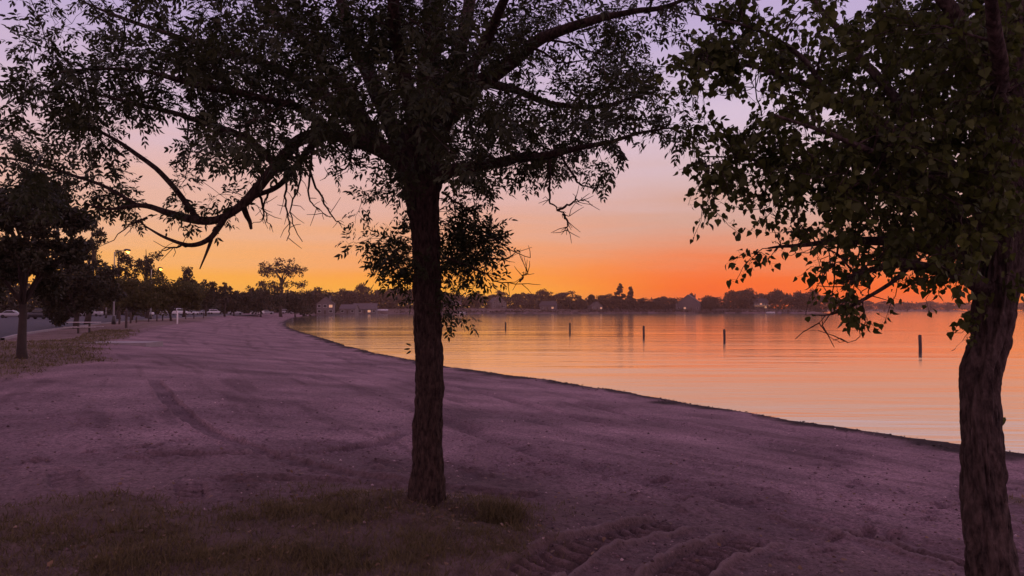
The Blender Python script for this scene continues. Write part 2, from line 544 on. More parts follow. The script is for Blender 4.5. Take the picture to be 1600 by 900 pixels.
def lake_dist(x, y):
    d, a = seg_dist(x, y, LAKE, True)
    ins = in_poly(x, y, LAKE)
    d = d + np.where(d < 6, 1, 0) * (vnoise2(x * 0.7, y * 0.7, 5) * 0.35 + vnoise2(x * 2.3, y * 2.3, 6) * 0.10) * np.where(ins, -1, 1)
    return np.where(ins, -d, d)


def PG(pts, z=0.0):
    return [on_plane(px, py, z)[:2] for px, py in pts]


GRASS_FG = PG([(-300, 805), (0, 790), (120, 782), (250, 790), (340, 782), (420, 766), (520, 756), (620, 762), (700, 764), (790, 762), (838, 782),
               (845, 806), (820, 832), (770, 862), (735, 900), (700, 960)]) + [np.array([-1.2, 1.2]), np.array([-1.0, -6]), np.array([-9, -6]), np.array([-8, 3])]
LAWN_L = PG([(-700, 640), (-200, 612), (0, 594), (80, 582), (168, 563), (150, 553), (178, 540), (210, 526), (235, 513), (300, 503), (335, 497),
             (330, 494), (200, 498), (110, 511), (40, 521), (0, 529), (-300, 560), (-700, 600)])
LAWN_R = PG([(1575, 725), (1600, 722), (1660, 735), (1680, 800), (1600, 790), (1570, 760)], -0.5)
PARK = PG([(0, 532), (40, 522.5), (110, 512.5), (190, 503.5), (262, 498.5), (315, 495.5), (360, 493.2)]) + \
    [np.array([-78, 250]), np.array([-112, 300]), np.array([-190, 260]), np.array([-150, 60]), np.array([-60, 30])]


def rut(x, y, line, half, depth, berm=0.5, lug=0.0, pitch=0.15, skew=0.0):
    d, a = seg_dist(x, y, line)
    prof = -depth * (1 - sstep(half * 0.75, half, d)) + depth * berm * np.exp(-((d - half * 1.10) / (half * 0.16)) ** 2)
    if lug:
        s = 0.5 + 0.5 * np.sin((a + skew * d) * 2 * math.pi / pitch)
        prof = prof + lug * (s - 0.5) * (1 - sstep(half * 0.55, half * 0.85, d))
    ends = sstep(0, 0.4, a) * (1 - sstep(a.max() - 0.6, a.max(), a))
    return prof * ends


def ground_parts(x, y):
    s = lake_dist(x, y)
    d = np.hypot(x, y)
    u = np.clip(s / 16.0, 0, 1)
    z = np.where(s > 0, WL + (0 - WL) * (1 - (1 - u ** 1.6) ** 1.5), WL - np.minimum(2.0, 0.02 + 0.10 * -s))
    z = z + np.where(s > 0, 0.03 * sstep(0.0, 0.3, s), 0)
    z = z + sstep(330, 560, d) * np.where(s > 0, np.minimum(3.5, s * 0.07), 0)
    inpark = in_poly(x, y, PARK)
    dpark, _ = seg_dist(x, y, PARK, True)
    park = np.where(inpark, 1.0, 1 - sstep(0.5, 5, dpark))
    # how grassy
    gf = in_poly(x, y, GRASS_FG); dg, _ = seg_dist(x, y, GRASS_FG, True)
    edge = vnoise2(x * 1.6, y * 1.6, 21) * 1.3 + vnoise2(x * 5, y * 5, 22) * 0.7 + vnoise2(x * 14, y * 14, 26) * 0.3
    sg = np.where(gf, dg, -dg) + edge * 0.55
    g = sstep(-0.35, 0.45, sg) * (0.72 + 0.56 * np.clip(vnoise2(x * 3, y * 3, 27) + .25, 0, .5))
    gl = in_poly(x, y, LAWN_L); dl, _ = seg_dist(x, y, LAWN_L, True)
    sl = np.where(gl, dl, -dl) + vnoise2(x * .6, y * .6, 23) * 1.6 + vnoise2(x * 2, y * 2, 24) * .6
    g = np.maximum(g, sstep(-0.3, 1.0, sl) * 0.85)
    gr = in_poly(x, y, LAWN_R); dr, _ = seg_dist(x, y, LAWN_R, True)
    g = np.maximum(g, sstep(-0.3, 0.4, np.where(gr, dr, -dr) + edge) * 0.8)
    g = np.maximum(g, sstep(300, 480, d) * (s > 1.5))
    wl = (1 - sstep(0.35, 1.25, s + vnoise2(x * 0.9, y * 0.9, 25) * 1.4 + vnoise2(x * 3, y * 3, 28) * .5)) * (s > -3)
    return s, d, z, g, wl, park


def ground_z(x, y):
    x = np.atleast_1d(np.asarray(x, float)); y = np.atleast_1d(np.asarray(y, float))
    return ground_parts(x, y)[2]


TRACK_A = PG([(1070, 772), (1035, 784), (985, 802), (930, 822), (890, 840), (856, 860), (820, 884), (765, 925), (660, 1010)])
TRACK_B = PG([(1185, 790), (1150, 808), (1110, 832), (1062, 868), (1025, 905), (960, 970)])
TRACK_C = PG([(95, 735), (103, 757), (112, 775)])
TRACK_D = PG([(292, 742), (296, 765), (300, 790)])
TRACK_E = PG([(240, 590), (262, 622), (300, 655), (380, 690), (470, 715), (640, 742), (760, 748), (900, 745)])
TRACK_F = PG([(180, 715), (300, 712), (420, 704), (520, 690), (600, 668), (640, 640)])
TRACK_G = PG([(1180, 758), (1280, 775), (1400, 800), (1520, 832), (1640, 862)], -0.1)
TRACK_H = PG([(300, 748), (420, 744), (560, 741), (700, 742), (840, 745)])


DAMP = {}


def relief(x, y, s, d, g, park, keep=False):
    fade = np.clip(14 / np.maximum(d, 1), 0, 1)
    calm = 1 - park
    z = 0.05 * vnoise2(x * 0.33, y * 0.33, 1) + 0.03 * vnoise2(x * 0.9, y * 0.9, 2)
    z += fade * (0.030 * vnoise2(x * 2.6, y * 2.6, 3) + 0.020 * vnoise2(x * 6.5, y * 6.5, 4) + 0.014 * vnoise2(x * 15, y * 15, 7) + 0.009 * vnoise2(x * 34, y * 34, 8))
    # clods: sharp little bumps in patches
    patch = sstep(-0.05, 0.25, vnoise2(x * 0.8 + 7, y * 0.8, 9))
    z += fade * patch * 0.035 * np.maximum(0, vnoise2(x * 9, y * 9, 10) - 0.12) * 3
    # footprints by the water
    fp = np.maximum(0, vnoise2(x * 2.4 + 3, y * 2.4, 12) - 0.20)
    z -= (s > 0.8) * (s < 14) * fade * 0.16 * fp
    # groomer ruts that follow the shoreline
    ruts = np.zeros_like(x)
    for off, dep in ((2.3, .035), (3.9, .04), (6.2, .045), (7.6, .03), (10.4, .03)):
        w = off + vnoise2(x * 0.12, y * 0.12, int(off * 10)) * 1.0
        gate = sstep(-0.2, 0.15, vnoise2(x * 0.25, y * 0.25, int(off * 10) + 1))
        dd = s - w
        ruts = np.maximum(ruts, 0.75 * gate * calm * np.exp(-(dd / 0.17) ** 2) * (s > 0.8) * (0.4 + 1.2 * np.clip(vnoise2(x * 1.1, y * 1.1, 46) + .3, 0, .6)))
        z += 1.6 * gate * calm * np.clip(40 / np.maximum(d, 1), 0, 1) * (-dep * np.exp(-(dd / 0.20) ** 2) + dep * .5 * np.exp(-((np.abs(dd) - 0.33) / 0.12) ** 2)) * (s > 0.8)
    # raked lines left by the beach groomer, running with the shore
    rk = vnoise2(s * 2.6, np.arctan2(x + 30, y) * 9, 41) + 0.6 * vnoise2(s * 6.0, np.arctan2(x + 30, y) * 14, 42)
    z += calm * np.clip(18 / np.maximum(d, 1), 0, 1) * 0.022 * rk * (s > 1)
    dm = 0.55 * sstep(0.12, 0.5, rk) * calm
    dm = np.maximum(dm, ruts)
    dry = np.zeros_like(x)
    near = d < 26
    if near.any():
        xs, ys = x[near], y[near]
        wx = xs + vnoise2(xs * 1.5, ys * 1.5, 31) * 0.05; wy = ys + vnoise2(xs * 1.5 + 9, ys * 1.5, 32) * 0.05
        zz = np.zeros_like(xs)
        zz += rut(wx, wy, TRACK_A, 0.20, 0.036, 0.75, 0.065, 0.155, 0.35)
        zz += rut(wx, wy, TRACK_B, 0.19, 0.036, 0.75, 0.065, 0.155, -0.35)
        zz += rut(wx, wy, TRACK_C, 0.17, 0.02, 0.4, 0.035, 0.19)
        zz += rut(wx, wy, TRACK_D, 0.15, 0.02, 0.4, 0.035, 0.17)
        zz += rut(wx, wy, TRACK_E, 0.16, 0.026, 0.6)
        zz += rut(wx, wy, TRACK_F, 0.16, 0.030, 0.6)
        zz += rut(wx, wy, TRACK_G, 0.20, 0.05, 0.5)
        zz += rut(wx, wy, TRACK_H, 0.14, 0.03, 0.6)
        # footprints wandering along the beach
        fg = np.random.default_rng(33)
        for (ax_, ay_), (bx_, by_) in (((1.6, 5.2), (7.0, 11.5)), ((3.2, 7.2), (6.4, 15.5)), ((-1.4, 9.0), (5.0, 9.4)), ((-5.0, 8.2), (-1.0, 14.0)), ((4.4, 8.5), (8.6, 13.0))):
            L_ = math.hypot(bx_ - ax_, by_ - ay_); ux, uy = (bx_ - ax_) / L_, (by_ - ay_) / L_
            for i_ in range(int(L_ / 0.62)):
                sd_ = 0.10 if i_ % 2 else -0.10
                cx_ = ax_ + ux * i_ * .62 - uy * sd_ + fg.normal() * .05; cy_ = ay_ + uy * i_ * .62 + ux * sd_ + fg.normal() * .05
                w_ = np.where((np.abs(xs - cx_) < .4) & (np.abs(ys - cy_) < .4))[0]
                if not len(w_): continue
                lu = (xs[w_] - cx_) * ux + (ys[w_] - cy_) * uy; lv = -(xs[w_] - cx_) * uy + (ys[w_] - cy_) * ux
                rr_ = np.sqrt((lu / .145) ** 2 + (lv / .062) ** 2)
                zz[w_] += -0.028 * (1 - sstep(.7, 1.15, rr_)) + 0.012 * np.exp(-((rr_ - 1.35) / .22) ** 2)
        z[near] += zz * (1 - 0.8 * g[near]) * 1.45 * (1 + 0.9 * vnoise2(xs * 7, ys * 7, 47))
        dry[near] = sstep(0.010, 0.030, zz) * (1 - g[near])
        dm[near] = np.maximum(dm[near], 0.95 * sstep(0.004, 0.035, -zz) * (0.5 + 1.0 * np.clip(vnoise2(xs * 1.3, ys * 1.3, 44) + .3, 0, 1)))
    z += g * (0.03 + 0.05 * vnoise2(x * 4, y * 4, 14)) * np.clip(20 / np.maximum(d, 1), 0, 1)
    # the trees stand on slight mounds
    for tx, ty in (ASH_BASE, COT_BASE):
        z += 0.06 * np.exp(-((x - tx) ** 2 + (y - ty) ** 2) / 0.35)
    k = np.where(s > 0, sstep(0.0, 1.5, s), 0)
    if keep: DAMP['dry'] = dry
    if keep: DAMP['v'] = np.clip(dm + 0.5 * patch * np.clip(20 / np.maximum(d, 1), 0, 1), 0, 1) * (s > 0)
    return z * k * calm - park * 0.03


ASH_Y = on_plane(668, 786)[1]
COT_Y = 4.45
ASH_BASE = on_plane(668, 786)[:2]
COT_BASE = at(1556, 912, COT_Y)[:2]


def build_ground():
    r = np.concatenate([np.linspace(0.5, 3.1, 24, endpoint=False), 1 / np.linspace(1 / 3.1, 1 / 70.0, 560, endpoint=False),
                        np.geomspace(70, 640, 130, endpoint=False), np.geomspace(640, 1900, 30)])
    a = np.concatenate([np.linspace(-36, 36, 940), np.linspace(36, 324, 150)[1:-1]])
    a = np.radians(a)
    nr, na = len(r), len(a)
    X = (r[:, None] * np.sin(a)[None, :]).ravel(); Y = (r[:, None] * np.cos(a)[None, :]).ravel()
    s, d, z, g, wet, park = ground_parts(X, Y)
    z = z + relief(X, Y, s, d, g, park, True)
    # canopy shade painted into the sand near lawn and trees, in soil browns
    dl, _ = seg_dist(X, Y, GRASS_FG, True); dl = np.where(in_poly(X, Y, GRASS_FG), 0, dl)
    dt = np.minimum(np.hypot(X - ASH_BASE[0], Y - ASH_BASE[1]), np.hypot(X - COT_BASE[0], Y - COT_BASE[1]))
    soil_shade = (1 - sstep(0.2, 3.6, np.minimum(dl * 1.1, dt) + 1.6 * vnoise2(X * .7, Y * .7, 81) + .8 * vnoise2(X * 2.5, Y * 2.5, 82))) * (s > 0.5)
    acc = Acc()
    i = np.arange(nr - 1)[:, None] * na; j = np.arange(na)[None, :]; k = (j + 1) % na
    Q = np.stack([i + j, i + na + j, i + na + k, i + k], -1).reshape(-1, 4)
    Q = Q[:, ::-1]
    j = np.arange(na); k = (j + 1) % na
    V = np.column_stack([X, Y, z]); V = np.vstack([V, [0, 0, 0]])
    acc.add(V, Q, np.stack([np.full(na, nr * na), k, j], -1))
    o = acc.build('beach', M_SAND)
    me = o.data
    for nm, v in (('grass', g), ('wet', wet), ('damp', DAMP['v']), ('dry', DAMP['dry']), ('soil_shade', soil_shade)):
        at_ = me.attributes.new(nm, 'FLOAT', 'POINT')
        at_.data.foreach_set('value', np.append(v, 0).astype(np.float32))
    # make sure it faces up
    if me.polygons[len(me.polygons) // 2].normal.z < 0: me.flip_normals()
    tag(o, kind='structure')
    return o


build_ground()
wa = Acc()
gx = [-3000, 0, 3500]
wa.add([(-1900, -1900, WL), (1900, -1900, WL), (1900, 1900, WL), (-1900, 1900, WL)], [(0, 1, 2, 3)])
tag(wa.build('lake', M_WATER), kind='structure')

# parking lot, kerb, concrete pad
pk = Acc()
PP = np.array(PARK)
pk.add([(p[0], p[1], 0.02) for p in PP], t=[(0, i + 1, i) for i in range(1, len(PP) - 1)])
pko = pk.build('parking_lot', M_ASPHALT, smooth=False)
# triangulate the concave outline cleanly
import bmesh
bm = bmesh.new(); vs = [bm.verts.new((p[0], p[1], 0.02)) for p in PP]; f = bm.faces.new(vs)
bmesh.ops.triangulate(bm, faces=[f]); bmesh.ops.recalc_face_normals(bm, faces=bm.faces)
for f in bm.faces:
    if f.normal.z < 0: f.normal_flip()
bm.to_mesh(pko.data); bm.free()
tag(pko, kind='structure')
kb = Acc()
line = catmull(np.array([(p[0], p[1], 0) for p in PARK[:7]]), 6)
off = unit(np.gradient(line, axis=0)); off = np.stack([off[:, 1], -off[:, 0], 0 * off[:, 0]], -1)
for sgn in (1,):
    a0 = line + off * 0.02; a1 = line + off * 0.20
    n = len(line)
    V = np.vstack([a0 + [0, 0, -.05], a0 + [0, 0, .14], a1 + [0, 0, .14], a1 + [0, 0, -.05]])
    i = np.arange(n - 1)
    kb.add(V, np.vstack([np.stack([k * n + i, k * n + i + 1, (k + 1) * n + i + 1, (k + 1) * n + i], -1) for k in range(3)]))
tag(kb.build('kerb', M_CONC, smooth=False), kind='structure')
pd = Acc()
c = on_plane(192, 537)
box(pd, -1.5, 1.5, -0.9, 0.9, -0.6, 0.05)
pad = pd.build('concrete_pad', M_CONC, smooth=False, loc=(c[0], c[1], 0.03)); tag(pad, kind='structure')

# ------------------------------------------------------------------ the two big trees by the camera
LEAFLET_V = np.array([(0, 0, 0), (.33, -.5, .05), (.33, .5, .05), (.68, -.34, .02), (.68, .34, .02), (1, 0, -.12)])
LEAFLET_Q = [(1, 3, 4, 2)]; LEAFLET_T = [(0, 1, 2), (3, 5, 4)]
DELTA_V = np.array([(0, 0, 0), (.03, -.40, .04), (.03, .40, .04), (.30, -.52, .05), (.30, .52, .05), (.66, -.26, -.02), (.66, .26, -.02), (1.0, 0, -.24)])
DELTA_Q = [(1, 3, 4, 2), (3, 5, 6, 4)]; DELTA_T = [(0, 1, 2), (5, 7, 6)]


def emit_leaves(acc, base, axis, nrm, Ls, Ws, tv, tq, tt):
    base, axis, nrm = map(np.asarray, (base, axis, nrm))
    if len(base) == 0: return
    axis = unit(axis); side = unit(np.cross(nrm, axis)); up = np.cross(axis, side)
    n, k = len(base), len(tv)
    V = base[:, None, :] + axis[:, None, :] * (tv[None, :, 0:1] * Ls[:, None, None]) + side[:, None, :] * (tv[None, :, 1:2] * Ws[:, None, None]) \
        + up[:, None, :] * (tv[None, :, 2:3] * Ls[:, None, None])
    o = (np.arange(n) * k)[:, None, None]
    acc.add(V.reshape(-1, 3), (np.array(tq)[None] + o).reshape(-1, 4), (np.array(tt)[None] + o).reshape(-1, 3))


class BigTree:
    def __init__(self, Y0, seed, kind):
        self.Y0, self.kind = Y0, kind
        self.rng = np.random.default_rng(seed)
        self.P, self.Rn = [], []
        self.twigs, self.leaves, self.deads = Acc(), Acc(), []
        self.limbs = []
        self.lb, self.la, self.ln, self.lL, self.lW = [], [], [], [], []

    def pix(self, pts):
        out, rad = [], []
        for px, py, dy, r in pts:
            Y = self.Y0 + dy
            out.append(at(px, py, Y)); rad.append(r * Y / F)
        return np.array(out), np.array(rad)

    def limb(self, pts, sides=14, rough=0.07, m=6, tall=False):
        P, r = self.pix(pts)
        Q = catmull(P, m); rr = np.interp(np.linspace(0, len(P) - 1, len(Q)), np.arange(len(P)), r)
        # knobbly wander
        L = np.linalg.norm(np.diff(Q, axis=0), axis=1).sum()
        ph = self.rng.uniform(0, 100)
        s = np.linspace(0, L, len(Q))
        for ax in range(3):
            Q[1:, ax] += (vnoise2(s[1:] * 5 + ph, s[1:] * 0 + ax * 7, 3)) * np.minimum(0.05, rr[1:] * 0.9)

        def rf(R_, th, p):
            a = np.cos(th)[None, :] * 2.2; b = np.sin(th)[None, :] * 2.2
            zc = (s * 7)[:, None] + 0 * a
            return R_ * (1 + rough * 3 * vnoise3(a + 0 * zc, b + 0 * zc, zc, 4) + rough * 2 * vnoise3(a * 3 + 0 * zc, b * 3 + 0 * zc, zc * 2, 5))
        acc = Acc(); tube(acc, Q, rr, sides, rf)
        self.limbs.append(acc)
        self.P.append(Q); self.Rn.append(rr)

    def skeleton(self):
        self.SP = np.vstack(self.P); self.SR = np.concatenate(self.Rn)

    def clump(self, C, n_twig, spread=0.2):
        g = self.rng
        ok = self.SR > 0.0022
        d = np.linalg.norm(self.SP - C, axis=1) + np.where(ok, 0, 99) + np.clip(0.02 - self.SR, 0, 1) * 6
        # prefer leaving the limb from below / from the trunk side
        i = int(np.argmin(d)); A = self.SP[i]
        D = np.linalg.norm(C - A)
        if D < 0.05: C = A + unit(g.normal(size=3)) * 0.15; D = 0.15
        mid = (A + C) / 2 + np.array([0, 0, 0.10 * D]) + g.normal(size=3) * 0.10 * D
        n = max(4, int(D / 0.07))
        t = np.linspace(0, 1, n)[:, None]
        B = (1 - t) ** 2 * A + 2 * t * (1 - t) * mid + t * t * C
        B[1:-1] += g.normal(size=(n - 2, 3)) * 0.012
        r0 = min(self.SR[i] * 0.6, 0.0035 + 0.012 * D); r1 = 0.0022
        rr = np.linspace(r0, r1, n)
        tube(self.twigs, B, rr, 5)
        self.SP = np.vstack([self.SP, B[1:]]); self.SR = np.concatenate([self.SR, rr[1:]])
        bd = unit(C - A)
        for k in range(n_twig):
            u = g.uniform(0.35, 1.0) if k else 1.0
            p0 = B[min(n - 1, int(u * (n - 1)))]
            dr = unit(bd * 0.7 + g.normal(size=3) * 0.75 + np.array([0, 0, -0.05]))
            ln = spread * g.uniform(0.7, 1.4)
            self.twig(p0, dr, ln)

    def twig(self, p0, dr, ln, droop=None):
        g = self.rng
        m = 5; t = np.linspace(0, 1, m)[:, None]
        sag = np.array([0, 0, -1.0]) * (g.uniform(0.0, 0.35) if droop is None else droop) * ln
        Tw = p0 + dr * ln * t + sag * t * t + np.vstack([np.zeros(3), g.normal(size=(m - 1, 3)) * 0.012])
        tube(self.twigs, Tw, np.linspace(0.0026, 0.0012, m), 4)
        if self.kind == 'ash':
            for u in (0.3, 0.62, 0.9):
                p = Tw[0] + (Tw[-1] - Tw[0]) * u
                sd_ = unit(np.cross(dr, g.normal(size=3)))
                for sg in (-1, 1):
                    if g.random() < 0.12: continue
                    self.compound(p, unit(dr * 0.55 + sd_ * sg + g.normal(size=3) * 0.25 + np.array([0, 0, -0.25])))
            self.compound(Tw[-1], unit(dr + np.array([0, 0, -0.2])))
        else:
            k = 13
            for u in np.linspace(0.15, 1.0, k):
                p = Tw[0] + (Tw[-1] - Tw[0]) * u + sag * (u * u - u)
                pd_ = unit(dr * 0.4 + g.normal(size=3) + np.array([0, 0, -0.1]))
                pet = g.uniform(0.02, 0.045)
                q = p + pd_ * pet
                Lf = g.choice([g.uniform(0.024, 0.036), g.uniform(0.036, 0.058)])
                self.lb.append(q); self.la.append(unit(pd_ * 0.5 + np.array([0, 0, -0.75]) + g.normal(size=3) * 0.45))
                self.ln.append(g.normal(size=3)); self.lL.append(Lf); self.lW.append(Lf * g.uniform(0.6, 1.0))
                # petiole
                tube(self.twigs, np.array([p, q]), 0.0007, 3)

    def compound(self, p, ax):
        g = self.rng
        ln = g.uniform(0.09, 0.165)
        nrm = unit(np.array([0, 0, 1.0]) + g.normal(size=3) * 0.55)
        sd_ = unit(np.cross(nrm, ax)); up = np.cross(ax, sd_)
        sc = ln / 0.15
        for u, sg in ((.32, -1), (.34, 1), (.60, -1), (.62, 1), (.84, -1), (.86, 1), (1.0, 0)):
            if g.random() < 0.06: continue
            b = p + ax * ln * u - up * 0.015 * u
            a = unit(ax * (0.75 if sg else 1) + sd_ * sg * 0.95 + g.normal(size=3) * 0.18 + np.array([0, 0, -0.22]))
            self.lb.append(b); self.la.append(a); self.ln.append(up + g.normal(size=3) * 0.35)
            Lf = g.uniform(0.038, 0.072) * sc ** 0.5; self.lL.append(Lf); self.lW.append(Lf * g.uniform(0.32, 0.44))
        # the midrib of the leaf
        self.lb.append(p); self.la.append(ax); self.ln.append(up); self.lL.append(ln); self.lW.append(0.0035)

    def dead_twig(self, pts, r0=0.006, r1=0.0012, side=7):
        g = self.rng
        P, _ = self.pix([(a, b, c, 1) for a, b, c in pts])
        Q = catmull(P, 5); Q[1:] += g.normal(size=(len(Q) - 1, 3)) * 0.006
        dead = Acc(); self.deads.append(dead)
        tube(dead, Q, np.linspace(r0, r1, len(Q)), 5)
        T = unit(np.gradient(Q, axis=0))
        for _ in range(side):
            i = g.integers(len(Q) // 3, len(Q)); L = g.uniform(0.04, 0.16)
            d = unit(T[i] * 0.7 + g.normal(size=3) * np.array([.8, .3, .8]))
            tube(dead, np.array([Q[i], Q[i] + d * L * .5 + g.normal(size=3) * .008, Q[i] + d * L]), [0.0032, 0.0026, 0.0018], 4)

    def finish_leaves(self, tv, tq, tt):
        emit_leaves(self.leaves, np.array(self.lb), np.array(self.la), np.array(self.ln), np.array(self.lL), np.array(self.lW), tv, tq, tt)


def bark_trunk(acc, Q, rr, sides, ridge, amp, seed, flare_z):
    s = np.concatenate([[0], np.cumsum(np.linalg.norm(np.diff(Q, axis=0), axis=1))])

    def rf(R_, th, p):
        S = s[:, None] + 0 * th[None, :]
        a = np.cos(th)[None, :] + 0 * S; b = np.sin(th)[None, :] + 0 * S
        big = vnoise3(a * 1.3, b * 1.3, S * 1.8, seed) * 0.22
        warp = vnoise3(a * 2, b * 2, S * 5, seed + 1) * 1.2
        f1 = np.abs(vnoise3(a * ridge + warp, b * ridge, S * 3.6, seed + 2)) * 2
        f2 = np.abs(vnoise3(a * ridge * 2.3, b * ridge * 2.3 + warp, S * 9, seed + 3)) * 2
        f3 = vnoise3(a * ridge * 5, b * ridge * 5, S * 30, seed + 4)
        fl = np.exp(-np.clip(p[:, 2] - flare_z, 0, 9) / 0.16)[:, None]
        lob = 0.35 * (0.5 + 0.5 * np.cos(3 * th[None, :] + 1.0 + seed) + 0.35 * np.cos(5 * th[None, :] + seed * 2))
        return R_ * (1 + big * 0.75 + fl * (0.08 + lob * 0.35)) + amp * (f1 * 1.0 + f2 * 0.5 + f3 * 0.35 - 0.5)
    tube(acc, Q, rr, sides, rf)


def parse_map(rows):
    out = []
    for r, row in enumerate(rows):
        c = 0
        for tok in row.split():
            n, ch = int(tok[:-1]), tok[-1]
            for _ in range(n):
                if ch != '_': out.append((c, r, ch))
                c += 1
        assert c == 40, (r, c)
    return out


COVER = parse_map([
    "2_ 4a 1i 1a 17A 1a 1i 3c 1o 3C 6D",
    "1_ 1a 1i 3a 1a 14A 1i 1_ 3i 1_ 5c 2C 6D",
    "2a 19A 2i 2a 1i 1c 4c 1o 2C 6D",
    "1i 2a 17A 3a 3A 1a 3c 1o 1c 2C 6D",
    "1a 4A 1a 2i 3A 1a 12A 3a 2_ 2c 2C 7D",
    "4A 2a 2i 4A 2i 3A 7A 2a 1i 1o 2c 2C 8D",
    "4A 6a 1i 3_ 1i 1a 1i 5A 2a 1i 2_ 1C 4C 8D",
    "9a 1_ 4_ 2a 1i 3a 2i 6_ 2c 2C 8D",
    "4_ 2i 9_ 1i 1_ 2a 9_ 1o 3c 2C 6D",
    "14_ 1i 1A 1_ 2A 1i 9_ 1o 2_ 2c 6D",
    "15_ 1A 1_ 2A 13_ 2o 2c 4D",
    "17_ 1i 14_ 1o 1o 4o 2_",
])
COUNT = {'A': 2.35, 'a': 1.1, 'i': 0.45, 'C': 1.8, 'c': 1.35, 'o': 0.75, 'D': 4.0}


def n_of(x):
    return int(x) + (rng.random() < x - int(x))


def build_ash():
    T = BigTree(ASH_Y, 5, 'ash')
    tr = [(668, 815, 0, 26), (668, 786, 0, 26), (668.5, 740, 0, 24), (668.5, 700, 0, 22.5), (669.5, 650, 0, 22), (670, 600, 0, 21.5), (669, 550, 0, 21.5),
          (668.5, 500, 0, 21), (667.5, 450, 0, 21), (666.5, 400, 0, 20.5), (664, 350, 0, 22), (661, 310, 0, 25), (660, 275, 0, 28), (664, 235, 0.02, 25)]
    P, r = T.pix(tr)
    Q = catmull(P, 22); rr = np.interp(np.linspace(0, len(P) - 1, len(Q)), np.arange(len(P)), r)
    trunk = Acc(); bark_trunk(trunk, Q, rr, 120, 3.6, 0.030, 3, 0.0)
    T.P.append(Q[150:]); T.Rn.append(rr[150:])
    L = T.limb
    L([(664, 250, .02, 25), (669, 200, .1, 22), (674, 120, .1, 19), (676, 40, .0, 16), (672, -60, -.1, 12), (660, -180, -.2, 8), (650, -300, -.3, 4)], 24)
    L([(660, 300, 0, 20), (634, 258, -.05, 15), (596, 233, -.1, 12), (550, 217, -.2, 11), (500, 214, -.3, 10), (458, 228, -.4, 9.2), (428, 258, -.45, 8.4),
       (402, 290, -.5, 7.6), (374, 322, -.5, 6.8), (338, 342, -.55, 6), (300, 340, -.5, 6.5), (255, 330, -.5, 5), (215, 322, -.45, 3.6), (170, 326, -.4, 2.2), (135, 318, -.4, 1.2)], 20)
    L([(350, 342, -.55, 5), (328, 372, -.6, 4.2), (300, 384, -.65, 3.4), (262, 373, -.7, 2.4), (235, 358, -.7, 1.6), (215, 344, -.7, 1)], 8)
    L([(330, 370, -.6, 3), (322, 394, -.6, 2), (312, 420, -.6, 1)], 6)
    L([(500, 216, -.3, 6), (474, 246, -.15, 5), (440, 286, -.2, 4.4), (408, 304, -.3, 4), (374, 322, -.45, 3.5), (352, 330, -.5, 4)], 12)
    L([(378, 314, -.45, 5.2), (386, 335, -.42, 4.2), (391, 345, -.40, 3.4), (393, 357, -.40, 2.2)], 10)
    L([(310, 342, -.5, 5), (290, 318, -.45, 4.6), (250, 270, -.4, 4), (205, 235, -.3, 3.3), (160, 208, -.2, 2.6), (105, 186, -.2, 2), (55, 165, -.2, 1.2)], 10)
    L([(585, 228, -.1, 9.5), (545, 180, .2, 8.5), (480, 130, .5, 8.5), (410, 100, .7, 6.5), (330, 72, .8, 5), (240, 45, .9, 3.4), (150, 12, 1.0, 2), (110, -10, 1.0, 1)], 14)
    L([(520, 213, -.3, 7), (470, 170, -.7, 6.2), (390, 150, -1.0, 6), (300, 130, -1.1, 4.5), (210, 110, -1.1, 3), (120, 110, -1.1, 2), (70, 120, -1.1, 1)], 12)
    L([(430, 252, -.45, 7), (380, 215, -.2, 6), (320, 190, 0, 4.5), (240, 170, .1, 3.5), (160, 150, .1, 2.2), (90, 130, .1, 1.2)], 10)
    L([(215, 322, -.45, 3), (160, 290, -.3, 2.6), (100, 270, -.2, 2.2), (30, 250, -.1, 1.8), (-60, 240, 0, 1)], 8)
    L([(648, 275, .1, 17), (620, 215, .3, 15), (590, 150, .5, 12.5), (560, 80, .7, 10), (530, 0, .9, 8), (500, -100, 1, 5.5), (480, -200, 1, 3)], 16)
    L([(670, 238, 0, 18), (702, 184, -.1, 15.5), (746, 140, -.2, 13.5), (800, 92, -.3, 11), (850, 55, -.4, 9), (910, 35, -.45, 7), (980, 22, -.5, 5), (1050, 6, -.5, 3.2), (1110, -22, -.5, 1.6)], 16)
    L([(672, 288, -.05, 12), (700, 267, -.1, 11), (740, 257, -.2, 9.5), (790, 250, -.3, 8), (840, 244, -.4, 6.5), (900, 231, -.45, 4.8), (960, 220, -.5, 3.2), (1010, 206, -.5, 2), (1065, 198, -.5, 1)], 14)
    L([(760, 128, -.2, 8), (810, 140, .1, 6), (870, 165, .3, 4.6), (940, 165, .4, 3.2), (1000, 150, .4, 2)], 10)
    L([(660, 262, -.1, 16), (640, 160, -.9, 13), (620, 40, -1.6, 10), (600, -120, -2.2, 7), (590, -300, -2.6, 4)], 12)
    L([(668, 240, .1, 16), (700, 140, 1.0, 13), (730, 20, 1.8, 10), (760, -100, 2.5, 7), (780, -200, 2.9, 4)], 12)
    L([(600, 236, 0, 11), (530, 130, 1.1, 9), (450, 40, 1.9, 7), (380, -40, 2.4, 5), (330, -120, 2.7, 3)], 12)
    L([(690, 190, -.1, 10), (760, 60, -1.2, 8), (820, -80, -1.9, 6), (860, -200, -2.3, 4)], 10)
    T.skeleton()
    pts = []
